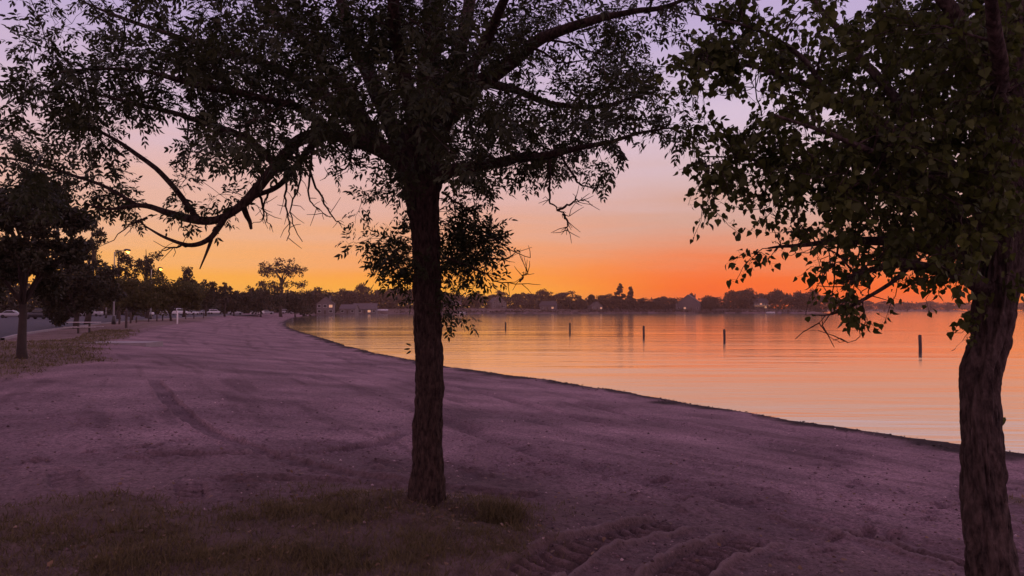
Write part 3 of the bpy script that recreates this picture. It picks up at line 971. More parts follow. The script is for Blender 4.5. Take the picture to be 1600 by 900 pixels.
    for c, r_, ch in COVER:
        if ch not in 'Aai': continue
        for _ in range(n_of(COUNT[ch] * (0.72 if c < 8 else 1.0 if c < 20 and r_ < 6 else 1.7 if r_ >= 8 else 1.0))):
            px = (c + T.rng.uniform(-0.1, 1.1)) * 40; py = (r_ + T.rng.uniform(-0.1, 1.1)) * 40
            side = px < 330
            if r_ >= 7 and 560 < px < 800: dy = T.rng.normal(0.1, 0.25)
            elif side: dy = np.clip(T.rng.normal(-0.2, 0.75), -1.6, 1.8)
            else: dy = np.clip(T.rng.normal(0, 1.25), -2.4, 2.6)
            pts.append(at(px, py, T.Y0 + dy))
    # the part of the crown above the picture
    k = 0
    while k < 330:
        q = T.rng.uniform(-1, 1, 3)
        if np.linalg.norm(q) > 1: continue
        p = np.array([-0.8, ASH_Y - 0.9, 5.8]) + q * np.array([4.2, 3.9, 2.5])
        if p[2] < EYE + max(p[1], 0) * 0.40 + 0.9 * max(0, 3.0 - p[1]): continue
        pts.append(p); k += 1
    pts = np.array(pts)
    d0 = [np.min(np.linalg.norm(T.SP - p, axis=1)) for p in pts]
    for i in np.argsort(d0): T.clump(pts[i], 4, 0.15)
    # sprouts on the trunk
    for px, py, ax in ((643, 540, (-.9, 0, .35)), (643, 548, (-.8, 0, -.5)), (641, 545, (-1, 0, -.1))):
        T.lb.append(at(px, py, T.Y0 - .08)); T.la.append(np.array(ax)); T.ln.append(np.array([.2, -1., .3])); T.lL.append(.055); T.lW.append(.018)
    for pts_ in ([(462, 238, -.2), (468, 280, -.2), (455, 330, -.2), (470, 378, -.2)], [(472, 240, -.25), (498, 300, -.25), (518, 338, -.25), (534, 349, -.25)],
                 [(450, 262, -.3), (446, 305, -.3), (452, 348, -.3), (449, 378, -.3)], [(490, 228, -.3), (482, 290, -.3), (488, 318, -.3), (508, 333, -.3)],
                 [(425, 290, -.2), (413, 320, -.2), (421, 352, -.2)], [(405, 305, -.3), (412, 330, -.3), (408, 345, -.3)],
                 [(520, 222, -.2), (545, 250, -.2), (566, 262, -.2)], [(555, 222, -.2), (540, 262, -.2), (512, 270, -.2)],
                 [(858, 246, -.4), (859, 300, -.4), (860, 316, -.4), (875, 331, -.4), (889, 337, -.4)], [(871, 329, -.4), (890, 319, -.4), (904, 313, -.4), (921, 314, -.4)],
                 [(880, 334, -.4), (887, 350, -.4), (884, 359, -.4)], [(875, 240, -.4), (902, 282, -.4), (920, 293, -.4), (942, 289, -.4)],
                 [(690, 300, 0), (735, 330, 0), (765, 362, 0), (790, 386, 0), (829, 402, 0)], [(765, 403, 0), (780, 404, 0), (792, 405, 0)],
                 [(690, 400, 0), (755, 425, 0), (775, 440, 0), (826, 443, 0)], [(812, 440, 0), (818, 430, 0), (826, 428, 0)],
                 [(230, 340, -.6), (214, 346, -.6), (203, 352, -.6), (180, 374, -.6)], [(300, 384, -.6), (275, 384, -.6), (250, 392, -.6)],
                 [(860, 62, -.4), (900, 70, -.4), (940, 86, -.4), (990, 80, -.4)], [(830, 72, -.4), (880, 98, -.4), (930, 88, -.4)],
                 [(300, 70, .5), (285, 40, .5), (268, 20, .5)], [(310, 70, .5), (312, 30, .5), (330, 5, .5)], [(290, 75, .5), (270, 60, .5), (245, 70, .5)]):
        T.dead_twig(pts_, 0.0115, 0.003, 9)
    T.finish_leaves(LEAFLET_V, LEAFLET_Q, LEAFLET_T)
    base = np.array([ASH_BASE[0], ASH_BASE[1], 0.0])
    root = empty('ash_tree', (0, 0, 0))
    tag(root, 'ash tree with straight dark trunk in dry grass, low limb sweeping over the beach', 'tree')
    root.location = base
    t = trunk.build('trunk', M_BARK_ASH, root, loc=-base)
    for a in T.limbs: a.build('limb', M_BARK_ASH, root, loc=-base)
    T.twigs.build('twigs', M_BARK_ASH, root, loc=-base)
    for a in T.deads: a.build('dead_twig', M_BARK_ASH, root, loc=-base)
    T.leaves.build('crown', M_LEAF_ASH, root, loc=-base)
    print('ash leaves', len(T.lb))


def build_cottonwood():
    T = BigTree(COT_Y, 8, 'cotton')
    tr = [(1560, 960, 0, 37), (1556, 912, 0, 35), (1550, 870, 0, 34), (1543, 820, 0, 33), (1538, 770, 0, 32), (1534, 720, 0, 31), (1532, 670, 0, 30), (1531, 630, 0, 30), (1531, 595, 0, 31),
          (1535, 570, 0, 30), (1546, 542, 0, 30), (1552, 515, 0, 29), (1555, 485, 0, 31), (1559, 450, 0, 34), (1563, 410, 0, 37), (1566, 350, 0, 37), (1568, 280, 0, 35), (1572, 200, 0, 33),
          (1576, 100, 0, 30), (1580, 0, 0, 26), (1585, -150, 0, 20), (1590, -350, 0, 10)]
    P, r = T.pix(tr); r = r * 0.93
    Q = catmull(P, 18); rr = np.interp(np.linspace(0, len(P) - 1, len(Q)), np.arange(len(P)), r)
    zb = at(1556, 912, COT_Y)[2]
    trunk = Acc(); bark_trunk(trunk, Q, rr, 120, 3.2, 0.030, 9, zb)
    T.P.append(Q[200:]); T.Rn.append(rr[200:])
    L = T.limb
    L([(1552, 455, 0, 16), (1505, 433, -.1, 12), (1460, 421, -.15, 9), (1410, 414, -.2, 7), (1360, 421, -.25, 4.5), (1325, 432, -.3, 2.5)], 12)
    L([(1420, 416, -.2, 4), (1395, 440, -.2, 3.2), (1345, 470, -.2, 2.6), (1312, 486, -.2, 2), (1290, 492, -.2, 1.4), (1272, 492, -.2, .8)], 8)
    L([(1550, 400, 0, 13), (1480, 393, .1, 10), (1400, 381, .2, 8), (1320, 376, .25, 5.5), (1260, 384, .3, 3.6), (1225, 384, .3, 2.5), (1200, 388, .3, 1.5)], 12)
    L([(1558, 335, 0, 20), (1490, 270, 0, 14), (1420, 220, 0, 10.5), (1340, 170, 0, 7.5), (1260, 132, 0, 5), (1180, 106, 0, 3), (1120, 96, 0, 1.6), (1075, 96, 0, .8)], 14)
    L([(1560, 385, .1, 15), (1470, 330, .2, 10), (1380, 300, .3, 7), (1290, 272, .3, 4.4), (1200, 254, .3, 2.6), (1140, 246, .3, 1.5), (1095, 244, .3, 1)], 12)
    L([(1572, 160, 0, 18), (1520, 60, -.2, 14), (1450, -30, -.3, 10), (1370, -100, -.4, 6), (1280, -140, -.4, 3)], 12)
    L([(1460, 250, 0, 10), (1400, 160, .4, 8), (1330, 70, .6, 6), (1270, 0, .7, 4), (1220, -60, .8, 2)], 10)
    L([(1510, 290, 0, 12), (1440, 270, -.5, 7), (1350, 230, -.8, 4.6), (1270, 200, -.9, 2.8), (1210, 180, -.9, 2)], 10)
    L([(1300, 150, 0, 5), (1250, 90, .1, 4), (1190, 50, .2, 3), (1120, 30, .2, 2), (1075, 20, .2, 1)], 8)
    L([(1570, 300, .1, 16), (1620, 180, .4, 13), (1690, 40, .7, 9), (1780, -80, .9, 5)], 12)
    L([(1568, 260, -.1, 15), (1560, 120, -.8, 12), (1540, -60, -1.3, 8), (1520, -260, -1.6, 4)], 10)
    L([(1568, 340, .1, 15), (1540, 200, 1.0, 12), (1500, 60, 1.7, 9), (1460, -80, 2.2, 5)], 10)
    L([(1566, 390, .1, 12), (1530, 330, .9, 10), (1460, 300, 1.5, 7), (1400, 280, 1.9, 4)], 10)
    L([(1555, 430, .05, 10), (1500, 400, .6, 8), (1430, 380, 1.0, 5), (1370, 390, 1.2, 3)], 10)
    L([(1570, 440, 0, 9), (1625, 410, -.1, 7), (1690, 400, -.2, 4), (1740, 420, -.2, 2)], 8)
    T.skeleton()
    pts = []
    for c, r_, ch in COVER:
        if ch not in 'CcoD': continue
        for _ in range(n_of(COUNT[ch])):
            px = (c + T.rng.uniform(-0.1, 1.1)) * 40; py = (r_ + T.rng.uniform(-0.1, 1.1)) * 40
            if px < 1300: dy = np.clip(T.rng.normal(0.25, 0.35), -0.8, 1.2)
            else: dy = np.clip(T.rng.normal(0.35, 0.85), -0.75, 2.3)
            pts.append(at(px, py, T.Y0 + dy))
    for q0, q1, n_, dy in (((1090, 96), (1300, 150), 9, -.12), ((1100, 246), (1330, 280), 10, .15), ((1080, 22), (1240, 80), 4, .1), ((1210, 180), (1400, 250), 7, -.7)):
        for u in T.rng.uniform(0, 1, n_):
            pts.append(at(q0[0] + (q1[0] - q0[0]) * u + T.rng.normal() * 12, q0[1] + (q1[1] - q0[1]) * u + T.rng.normal() * 16, T.Y0 + dy + T.rng.normal() * .12))
    k = 0
    while k < 220:
        q = T.rng.uniform(-1, 1, 3)
        if np.linalg.norm(q) > 1: continue
        p = np.array([2.6, COT_Y - 0.5, 5.0]) + q * np.array([2.9, 3.2, 2.5])
        sx = 800 + F * p[0] / p[1]; sy = 484 - F * (p[2] - EYE) / p[1]
        if p[1] < 0.9 or p[2] < 3.2 - 0.3 * p[1] and p[1] < 2.6: continue
        if sx < 1610 and sy > -25: continue
        if sy > 430: continue
        pts.append(p); k += 1
    pts = np.array(pts)
    d0 = [np.min(np.linalg.norm(T.SP - p, axis=1)) for p in pts]
    for i in np.argsort(d0): T.clump(pts[i], 4, 0.17)
    # leafy sprout on the trunk and the drooping spray beside it
    for a, b in (((1525, 500), (1495, 512)), ((1524, 505), (1482, 520)), ((1524, 512), (1500, 532)), ((1524, 498), (1508, 490))):
        p0, p1 = at(*a, COT_Y - 0.1), at(*b, COT_Y - 0.15)
        T.twig(p0, unit(p1 - p0), np.linalg.norm(p1 - p0) * 0.8, 0.1)
    for a in ((1330, 466), (1312, 480), (1338, 500), (1322, 505), (1350, 508), (1302, 470)):
        p0 = at(*a, COT_Y - 0.2); T.twig(p0 + [0, 0, .05], unit([.15, 0, -0.4]), 0.05, 0.1)
    for a in ((1568, 652),):
        p0 = at(*a, COT_Y); T.lb.append(p0); T.la.append(np.array([.1, 0, -1.])); T.ln.append(np.array([.3, -1., .2])); T.lL.append(.05); T.lW.append(.03)
    for pts_ in ([(1330, 400, 0), (1290, 420, 0), (1282, 440, 0), (1275, 445, 0)], [(1370, 418, -.2), (1362, 440, -.2), (1355, 460, -.2), (1350, 490, -.2), (1349, 505, -.2), (1342, 525, -.2), (1325, 536, -.2), (1298, 529, -.2)],
                 [(1340, 425, -.2), (1325, 440, -.2), (1322, 480, -.2)], [(1372, 420, -.2), (1340, 430, -.2), (1334, 450, -.2), (1347, 470, -.2)],
                 [(1350, 420, -.2), (1330, 435, -.2), (1345, 458, -.2), (1352, 462, -.2)], [(1300, 382, .25), (1270, 392, .25), (1225, 398, .25)],
                 [(1230, 385, .3), (1215, 381, .3), (1205, 376, .3)], [(1320, 470, -.2), (1300, 490, -.2), (1275, 507, -.2)],
                 [(1190, 180, 0), (1180, 120, 0), (1195, 110, 0)], [(1240, 155, 0), (1185, 140, 0), (1150, 146, 0)]):
        T.dead_twig(pts_, 0.0045, 0.0014, 3)
    T.finish_leaves(DELTA_V, DELTA_Q, DELTA_T)
    base = np.array([COT_BASE[0], COT_BASE[1], zb])
    root = empty('cottonwood_tree', base)
    tag(root, 'leaning cottonwood with thick furrowed trunk and round leaves, nearest tree at the right', 'tree')
    trunk.build('trunk', M_BARK_COT, root, loc=-base)
    for a in T.limbs: a.build('limb', M_BARK_COT, root, loc=-base)
    T.twigs.build('twigs', M_BARK_COT, root, loc=-base)
    for a in T.deads: a.build('dead_twig', M_BARK_COT, root, loc=-base)
    T.leaves.build('crown', M_LEAF_COT, root, loc=-base)
    print('cottonwood leaves', len(T.lb))


build_ash()
build_cottonwood()

# ------------------------------------------------------------------ other trees
def crown_tree(h, w, trunk_h, kind, n, leaf, seed, trunk_r=None, lean=0.0, n_lobes=26):
    """Returns two meshes: trunk with limbs, and the leafy crown. Height h, crown width w."""
    g = np.random.default_rng(seed)
    ta, ca = Acc(), Acc()
    tr = trunk_r or 0.022 * h
    zt = h * (0.95 if kind in ('tall', 'conifer') else 0.72)
    m = 9; t = np.linspace(0, 1, m)
    wv = 0.003 if kind == 'ragged' else 0.012
    px = np.cumsum(g.normal(size=m)) * wv * h * (t > 0) + lean * t; py = np.cumsum(g.normal(size=m)) * wv * h * (t > 0)
    TP = np.column_stack([px, py, -0.25 + t * (zt + 0.25)])
    tube(ta, TP, tr * (1.25 - 1.1 * t) * np.where(t == 0, 1.2, 1), 9)
    cz = (h + trunk_h) / 2; rz = (h - trunk_h) / 2; rx = w / 2
    lobes = []
    for i in range(n_lobes):
        for _ in range(50):
            q = g.uniform(-1, 1, 3)
            if 0.25 < np.linalg.norm(q) < 1: break
        if kind == 'conifer':
            u = (i + g.uniform()) / n_lobes
            a = g.uniform(0, 6.28); rr_ = rx * (1 - u) ** 0.85 * g.uniform(0.45, 0.9)
            c = np.array([rr_ * math.cos(a), rr_ * math.sin(a), trunk_h + u * (h - trunk_h) * 0.97]); rad = np.array([1, 1, 0.4]) * rx * (0.16 + 0.38 * (1 - u))
        elif kind == 'tall':
            zz = q[2]; wf = (1 - 0.35 * zz) * 0.8
            c = np.array([q[0] * rx * wf, q[1] * rx * wf, cz + zz * rz * 0.86]); rad = np.array([1, 1, 0.9]) * rx * g.uniform(0.22, 0.38)
        elif kind == 'airy':
            zz = abs(q[2]) ** 0.7 * np.sign(q[2] + 0.35)
            c = np.array([q[0] * rx * 0.88, q[1] * rx * 0.88, cz + zz * rz * 0.85]); rad = np.array([1, 1, 0.7]) * rx * g.uniform(0.13, 0.24)
        elif kind == 'ragged':
            c = np.array([q[0] * rx * (0.92 - 0.25 * q[2]), q[1] * rx * (0.92 - 0.25 * q[2]), cz + q[2] * rz * 0.88]); rad = np.array([1, 1, 0.75]) * rx * g.uniform(0.13, 0.27)
        else:
            c = np.array([q[0] * rx * 0.80, q[1] * rx * 0.80, cz + q[2] * rz * 0.78]); rad = np.array([1, 1, 0.8]) * rx * g.uniform(0.24, 0.40)
        lobes.append((c, rad))
        # a limb reaching into each lobe
        if kind != 'conifer' and i < 16:
            f = np.clip((c[2] - rz * 0.7) / zt, 0.42 if kind == 'ragged' else 0.2, 0.92)
            k = f * (m - 1); a0 = np.array([np.interp(k, range(m), TP[:, j]) for j in range(3)])
            mid = (a0 + c) / 2 + np.array([0, 0, 0.06 * h])
            tube(ta, catmull(np.array([a0, mid, c]), 4), np.linspace(tr * 0.42, tr * 0.08, 9), 5)
    vol = np.array([r_[0] ** 2 for _, r_ in lobes]); vol /= vol.sum()
    B, A, Nn, Ls = [], [], [], []
    for (c, rad), f in zip(lobes, vol):
        k = max(6, int(n * f))
        q = unit(g.normal(size=(k, 3))) * (g.uniform(0, 1, (k, 1)) ** 0.42)
        # knots of twigs inside the lobe leave gaps between them
        kn = unit(g.normal(size=(9, 3))) * g.uniform(0.5, 1.08, (9, 1))
        who = g.integers(0, 9, k); pull = g.uniform(0.35, 0.8, (k, 1))
        q = q * (1 - pull) + kn[who] * pull
        B.append(c + q * rad); A.append(unit(q + g.normal(size=(k, 3)) * 0.8)); Nn.append(g.normal(size=(k, 3))); Ls.append(leaf * g.uniform(0.6, 1.4, k))
    B, A, Nn, Ls = np.vstack(B), np.vstack(A), np.vstack(Nn), np.concatenate(Ls)
    emit_leaves(ca, B, A, Nn, Ls, Ls * g.uniform(0.45, 0.8, len(Ls)), LEAFLET_V, LEAFLET_Q, LEAFLET_T)
    return ta, ca


def put_tree(name, label, px, top, wpx, Y, kind, n, leaf, seed, mat, trunk_frac=0.25, group=None, cat='tree', trunk_px=None, base_z=None, trunk_r=None, n_lobes=26):
    x = (px - 800) / F * Y
    z0 = float(ground_z(x, Y)[0]) if base_z is None else base_z
    h = EYE + (484 - top) / F * Y - z0; w = wpx / F * Y
    ta, ca = crown_tree(h, w, h * trunk_frac, kind, n, leaf, seed, trunk_r, n_lobes=n_lobes)
    root = empty(name, (x, Y, z0), 0)
    tag(root, label, cat, group)
    ta.build('trunk', M_BARK_FAR, root); ca.build('crown', mat, root)
    return root


GL = 'park trees along the left side'
put_tree('deciduous_tree', 'dense dark tree with slim trunk on the lawn, nearest of the park trees', 37, 262, 250, 25.2, 'ragged', 36000, 0.12, 41, M_LEAF_DARK, 0.27, GL, trunk_r=0.13, n_lobes=64)
put_tree('deciduous_tree', 'small dark tree standing right behind the picnic table', 120, 396, 140, 68, 'round', 9000, 0.28, 42, M_LEAF_DARK, 0.17, GL, trunk_r=0.2)
put_tree('deciduous_tree', 'tall dark tree rising behind the nearest lawn tree beside the lot', -30, 330, 210, 52, 'ragged', 14000, 0.26, 43, M_LEAF_DARK, 0.14, GL)
put_tree('deciduous_tree', 'ragged tall tree half hidden behind the dense lawn tree, above the picnic table', 136, 342, 95, 85, 'tall', 6000, 0.25, 44, M_LEAF_DARK, 0.18, GL)
put_tree('deciduous_tree', 'tall loose tree behind the highest street lamp', 186, 386, 64, 135, 'tall', 3400, 0.36, 45, M_LEAF_DARK, 0.12, GL)
put_tree('deciduous_tree', 'tall loose tree between the two glowing street lamps', 230, 384, 66, 150, 'tall', 3000, 0.38, 46, M_LEAF_DARK, 0.12, GL)
put_tree('deciduous_tree', 'broad low olive tree at the kerb behind the white marker post', 268, 430, 112, 112, 'round', 9000, 0.32, 47, M_LEAF_MID, 0.09, GL)
put_tree('deciduous_tree', 'bushy olive tree behind the pole of the nearest street lamp', 205, 432, 80, 112, 'round', 7500, 0.30, 48, M_LEAF_MID, 0.10, GL)
put_tree('deciduous_tree', 'loose tree with feathery top just beyond the broad low olive tree', 287, 413, 58, 170, 'tall', 2300, 0.44, 49, M_LEAF_DARK, 0.1, GL)
put_tree('deciduous_tree', 'middling tree with twiggy top over the row of white cars', 322, 432, 62, 185, 'round', 4200, 0.5, 50, M_LEAF_DARK, 0.08, GL)
put_tree('deciduous_tree', 'thin feathery young tree sticking up in the dip of the treeline', 352, 437, 26, 190, 'airy', 900, 0.4, 51, M_LEAF_FAR, 0.3, GL)
put_tree('deciduous_tree', 'low round tree at the far end of the parking lot', 366, 450, 66, 215, 'round', 3600, 0.6, 52, M_LEAF_DARK, 0.05, GL)
put_tree('deciduous_tree', 'low dense tree in front of the wide see-through tree', 408, 445, 76, 235, 'round', 3800, 0.6, 53, M_LEAF_DARK, 0.05, GL)
put_tree('deciduous_tree', 'wide see-through tree standing alone above the treeline', 439, 403, 96, 275, 'airy', 3600, 0.55, 54, M_LEAF_FAR, 0.40, GL, n_lobes=54)
put_tree('deciduous_tree', 'dense tree on the shore bend below the wide see-through tree', 462, 449, 74, 290, 'round', 3600, 0.75, 55, M_LEAF_DARK, 0.04, GL)
put_tree('deciduous_tree', 'dense tree between the shore bend and the white gabled house', 494, 448, 50, 430, 'round', 2600, 1.0, 56, M_LEAF_DARK, 0.04, GL)
put_tree('shrub', 'drooping shrub beside the lawn between the two nearest park trees', 93, 462, 56, 74, 'round', 3600, 0.2, 57, M_LEAF_DARK, 0.03, cat='shrub')

# far shore: a few built crowns, scaled and turned for each tree
GF = 'trees on the far shore'
PROTO = {}
for nm, kind, seeds in (('round', 'round', (61, 62, 63)), ('tall', 'tall', (64, 65)), ('conifer', 'conifer', (66, 67))):
    PROTO[nm] = []
    for sd_ in seeds:
        ta, ca = crown_tree(1.0, 1.0 if nm == 'round' else (0.62 if nm == 'tall' else 0.45), 0.10, kind, 3600, 0.05, sd_, 0.02, n_lobes=34)
        PROTO[nm].append((ta.mesh('trunk', M_BARK_FAR), ca.mesh('crown', M_LEAF_FAR)))
WID = {'round': 1.0, 'tall': 0.62, 'conifer': 0.45}
FAR = [
    (541, 450, 40, 'round', 540, 'round tree just behind the white gabled house'),
    (563, 443, 44, 'round', 560, 'tallest round tree behind the low grey-roofed house'),
    (590, 453, 34, 'round', 600, 'tree with gappy top behind the covered boat lift'),
    (618, 448, 46, 'round', 640, 'round tree on the far shore left of the ash trunk'),
    (648, 447, 40, 'round', 640, 'far shore tree hidden mostly by the ash trunk'),
    (682, 454, 44, 'round', 640, 'far shore tree close to the right side of the ash trunk'),
    (712, 457, 40, 'round', 640, 'far shore tree over the house with a lit window strip'),
    (744, 456, 36, 'round', 645, 'far shore tree left of the pale sloping roof'),
    (779, 453, 34, 'round', 660, 'rounded tree rising straight behind the pale sloping roof'),
    (806, 457, 26, 'tall', 660, 'narrow tree just right of the pale sloping roof'),
    (822, 456, 30, 'round', 660, 'round tree between the pale roof and the small bright window'),
    (846, 452, 44, 'round', 665, 'broad tree left of the small bright window'),
    (880, 454, 50, 'round', 665, 'broad dome tree right of the small bright window'),
    (906, 466, 22, 'round', 650, 'low tree in the gap left of the knobby narrow tree'),
    (925, 458, 17, 'tall', 650, 'knobby narrow tree behind the small shore cottage'),
    (948, 458, 34, 'round', 655, 'round tree just left of the pair of conifers'),
    (969, 443, 22, 'conifer', 650, 'taller ragged conifer of the pair on the far shore'),
    (985, 447, 17, 'conifer', 655, 'shorter conifer of the pair on the far shore'),
    (1005, 465, 34, 'round', 655, 'low tree just right of the pair of conifers'),
    (1038, 462, 40, 'round', 655, 'low dome tree left of the large gabled house'),
    (1081, 455, 12, 'tall', 690, 'small tree top poking above the ridge of the large gabled house'),
    (1110, 461, 38, 'round', 660, 'dome tree just right of the large gabled house'),
    (1147, 452, 34, 'round', 665, 'tall lumpy tree left of the house with the lit deck'),
    (1166, 449, 36, 'round', 670, 'highest lumpy tree beside the house with the lit deck'),
    (1190, 457, 30, 'round', 700, 'feathery tree behind the house with the lit deck'),
    (1216, 452, 40, 'round', 670, 'dome tree right of the house with the lit deck'),
    (1246, 455, 40, 'round', 670, 'round tree on the point, beyond the moored pontoon boat'),
    (1272, 452, 36, 'round', 670, 'round tree on the point above the drooping cottonwood twigs'),
    (1298, 460, 34, 'round', 680, 'last tree at the tip of the point'),
    (1322, 464, 34, 'round', 900, 'tree on the shore just past the tip of the point'),
    (1350, 469, 34, 'round', 1180, 'distant tree seen through the drooping cottonwood twigs'),
    (1382, 470, 36, 'round', 1300, 'distant low tree right of the drooping cottonwood twigs'),
    (1416, 471, 38, 'round', 1420, 'distant tree above the nearest swimming post'),
    (1450, 470, 36, 'round', 1500, 'distant tree left of the leafy sprout on the cottonwood'),
    (1482, 472, 36, 'round', 1560, 'distant tree directly above the cottonwood sprout'),
    (1512, 473, 34, 'round', 1600, 'distant tree touching the left edge of the cottonwood trunk'),
    (1600, 472, 50, 'round', 1640, 'distant tree on the right of the cottonwood trunk'),
]
frng = np.random.default_rng(77)
for px, top, wpx, kind, Y, label in FAR:
    x = (px - 800) / F * Y
    z0 = float(ground_z(x, Y)[0]); z0 = max(z0, WL + 0.3)
    h = EYE + (484 - top) / F * Y - z0; w = wpx / F * Y * 1.12
    pr = PROTO[kind][frng.integers(len(PROTO[kind]))]
    root = empty('conifer_tree' if kind == 'conifer' else 'deciduous_tree', (x, Y, z0), frng.uniform(0, 6.28))
    root.scale = (w / WID[kind], w / WID[kind], h)
    tag(root, label, 'tree', GF)
    for nm, me in zip(('trunk', 'crown'), pr):
        o = bpy.data.objects.new(nm, me); COL.objects.link(o); o.parent = root


def wood(line, heights, depth, n, leaf, seed, name='undergrowth', mat=None):
    g = np.random.default_rng(seed)
    L = np.array(line, float); seg = np.linalg.norm(np.diff(L, axis=0), axis=1); cum = np.concatenate([[0], np.cumsum(seg)])
    s = g.uniform(0, cum[-1], n)
    x = np.interp(s, cum, L[:, 0]) + g.normal(size=n) * depth; y = np.interp(s, cum, L[:, 1]) + g.normal(size=n) * depth
    H = np.interp(s, cum, heights) * (1 + 0.7 * vnoise2(s / 14, s * 0, seed) + 0.5 * vnoise2(s / 5, s * 0 + 3, seed))
    z0 = np.maximum(ground_z(x, y), WL)
    ok = lake_dist(x, y) > 3
    z = z0 + H * g.uniform(0, 1, n) ** 1.25
    acc = Acc()
    Ls = leaf * g.uniform(0.6, 1.5, n)
    k = ok
    emit_leaves(acc, np.column_stack([x, y, z])[k], (g.normal(size=(n, 3)) + [0, 0, .4])[k], g.normal(size=(n, 3))[k], Ls[k], (Ls * g.uniform(0.5, 0.9, n))[k], LEAFLET_V, LEAFLET_Q, LEAFLET_T)
    o = acc.build(name, mat or M_LEAF_FAR)
    return tag(o, kind='stuff')


wood([(-140, 70), (-128, 130), (-124, 200), (-122, 270), (-116, 340), (-120, 450), (-122, 540)], [7, 8, 8, 7.5, 7, 9, 10], 3.5, 42000, 1.0, 5, 'woodland', M_LEAF_DARK)
wood([(-135, 560), (-90, 610), (-40, 640), (0, 650), (60, 668), (120, 676), (190, 684), (240, 672), (275, 690)], [9, 9, 8, 8, 6.5, 7, 8, 9, 8], 5, 20000, 1.6, 6, 'woodland')
wood([(290, 760), (340, 850), (400, 1170), (540, 1460), (820, 1640), (1400, 1740)], [8, 8, 9, 11, 12, 13], 7, 7000, 3.2, 7, 'woodland')

# ------------------------------------------------------------------ swimming posts
GP = 'wooden posts marking the swimming area'
POSTS = [(790, 503.5, 513, 'dark wooden post in the lake closest to the ash trunk'), (890.5, 505, 517.5, 'dark wooden post in the lake, second to the right of the ash trunk'),
         (1006, 510, 524, 'slightly tilted wooden post below the pair of conifers'), (1132, 515, 530, 'wooden post standing below the lumpy tall trees, before the large gap of open water'),
         (1438, 524, 544, 'wooden post nearest the beach, just left of the cottonwood trunk')]
for k, (px, t, b, label) in enumerate(POSTS):
    p = on_plane(px, b, WL); Y = p[1]
    h = (b - t) / F * Y * 1.04
    acc = Acc(); r0 = 0.115
    tl = frng.normal(size=2) * 0.02
    n = 12; tt = np.linspace(-0.9, h - 0.03, n)
    tube(acc, np.column_stack([tl[0] * tt, tl[1] * tt, tt]), np.concatenate([np.full(n - 1, r0), [r0 * 0.96]]), 14,
         lambda R_, th, P_: R_ * (1 + 0.10 * vnoise3(np.cos(th)[None] * 2 + 0 * R_, np.sin(th)[None] * 2 + 0 * R_, P_[:, 2:3] * 3 + 0 * R_, k)))
    o = acc.build('wooden_post', M_WOOD, loc=(p[0], Y, WL))
    tag(o, label, 'post', GP)


# ------------------------------------------------------------------ street lamps
def lamp(px, top, Y, label):
    x = (px - 800) / F * Y
    h = EYE + (484 - top) / F * Y
    root = empty('street_lamp', (x, Y, 0))
    tag(root, label, 'lamp', 'street lamps of the parking lot')
    a = Acc(); t = np.linspace(0, 1, 8)
    tube(a, np.column_stack([0 * t, 0 * t, t * h]), 0.11 - 0.05 * t, 10); a.build('pole', M_STEEL, root)
    a = Acc(); tube(a, np.array([(0, 0, 0), (0, 0, .5), (0, 0, .9)]), [.22, .2, .13], 12); a.build('base', M_DARKSTEEL, root)
    a = Acc(); tube(a, catmull(np.array([(0, 0, h - .15), (.5, -.1, h + .12), (1.2, -.2, h + .18)]), 4), 0.035, 8); a.build('arm', M_STEEL, root)
    a = Acc(); tube(a, catmull(np.array([(1.1, -.18, h + .20), (1.35, -.22, h + .22), (1.75, -.28, h + .17), (1.9, -.30, h + .15)]), 3), [.06, .1, .13, .15, .15, .15, .14, .12, .1, .05], 10)
    hd = a.build('lamp_head', M_DARKSTEEL, root)
    a = Acc(); tube(a, np.array([(1.42, -.23, h + .06), (1.6, -.26, h + .0), (1.76, -.28, h + .06)]), [.10, .15, .10], 12); a.build('lens', M_LAMP, hd)
    ld = bpy.data.lights.new('sodium_bulb', 'POINT'); ld.energy = 160; ld.color = (1, .5, .12); ld.shadow_soft_size = 0.15
    lo = bpy.data.objects.new('sodium_bulb', ld); COL.objects.link(lo); lo.parent = root; lo.location = (1.6, -.25, h - .15)


lamp(178, 394, 86, 'tall street lamp with glowing orange head nearest the picnic table')
lamp(236, 421, 124, 'glowing street lamp in front of the tall loose trees, beyond the first lamp')
lamp(166, 438, 150, 'street lamp glowing low among the dark leaves left of the first lamp pole')


# ------------------------------------------------------------------ picnic table, bin, bollards
def picnic_table():
    p = on_plane(131, 521.5); Y = p[1]
    root = empty('picnic_table', (p[0], Y, float(ground_z(p[0], Y)[0])), R(8))
    tag(root, 'pale picnic table with two benches on the lawn by the street lamp', 'picnic table')

    def planks(x0, x1, y0, y1, z, n, th=.045):
        a = Acc(); w = (y1 - y0) / n
        for i in range(n): box(a, x0, x1, y0 + i * w + .008, y0 + (i + 1) * w - .008, z - th, z)
        return a
    planks(-.95, .95, -.38, .38, .76, 5).build('table_top', M_TIMBER, root, False)
    for s in (-1, 1): planks(-.95, .95, s * .72 - .14, s * .72 + .14, .45, 2).build('seat', M_TIMBER, root, False)
    for xx in (-.35, .35):
        a = Acc(); box(a, xx - .05, xx + .05, -.06, .06, -.1, .715); a.build('leg', M_DARKSTEEL, root, False)
        a = Acc(); box(a, xx - .035, xx + .035, -.84, -.062, .36, .404); box(a, xx - .035, xx + .035, .062, .84, .36, .404); a.build('seat_arm', M_DARKSTEEL, root, False)


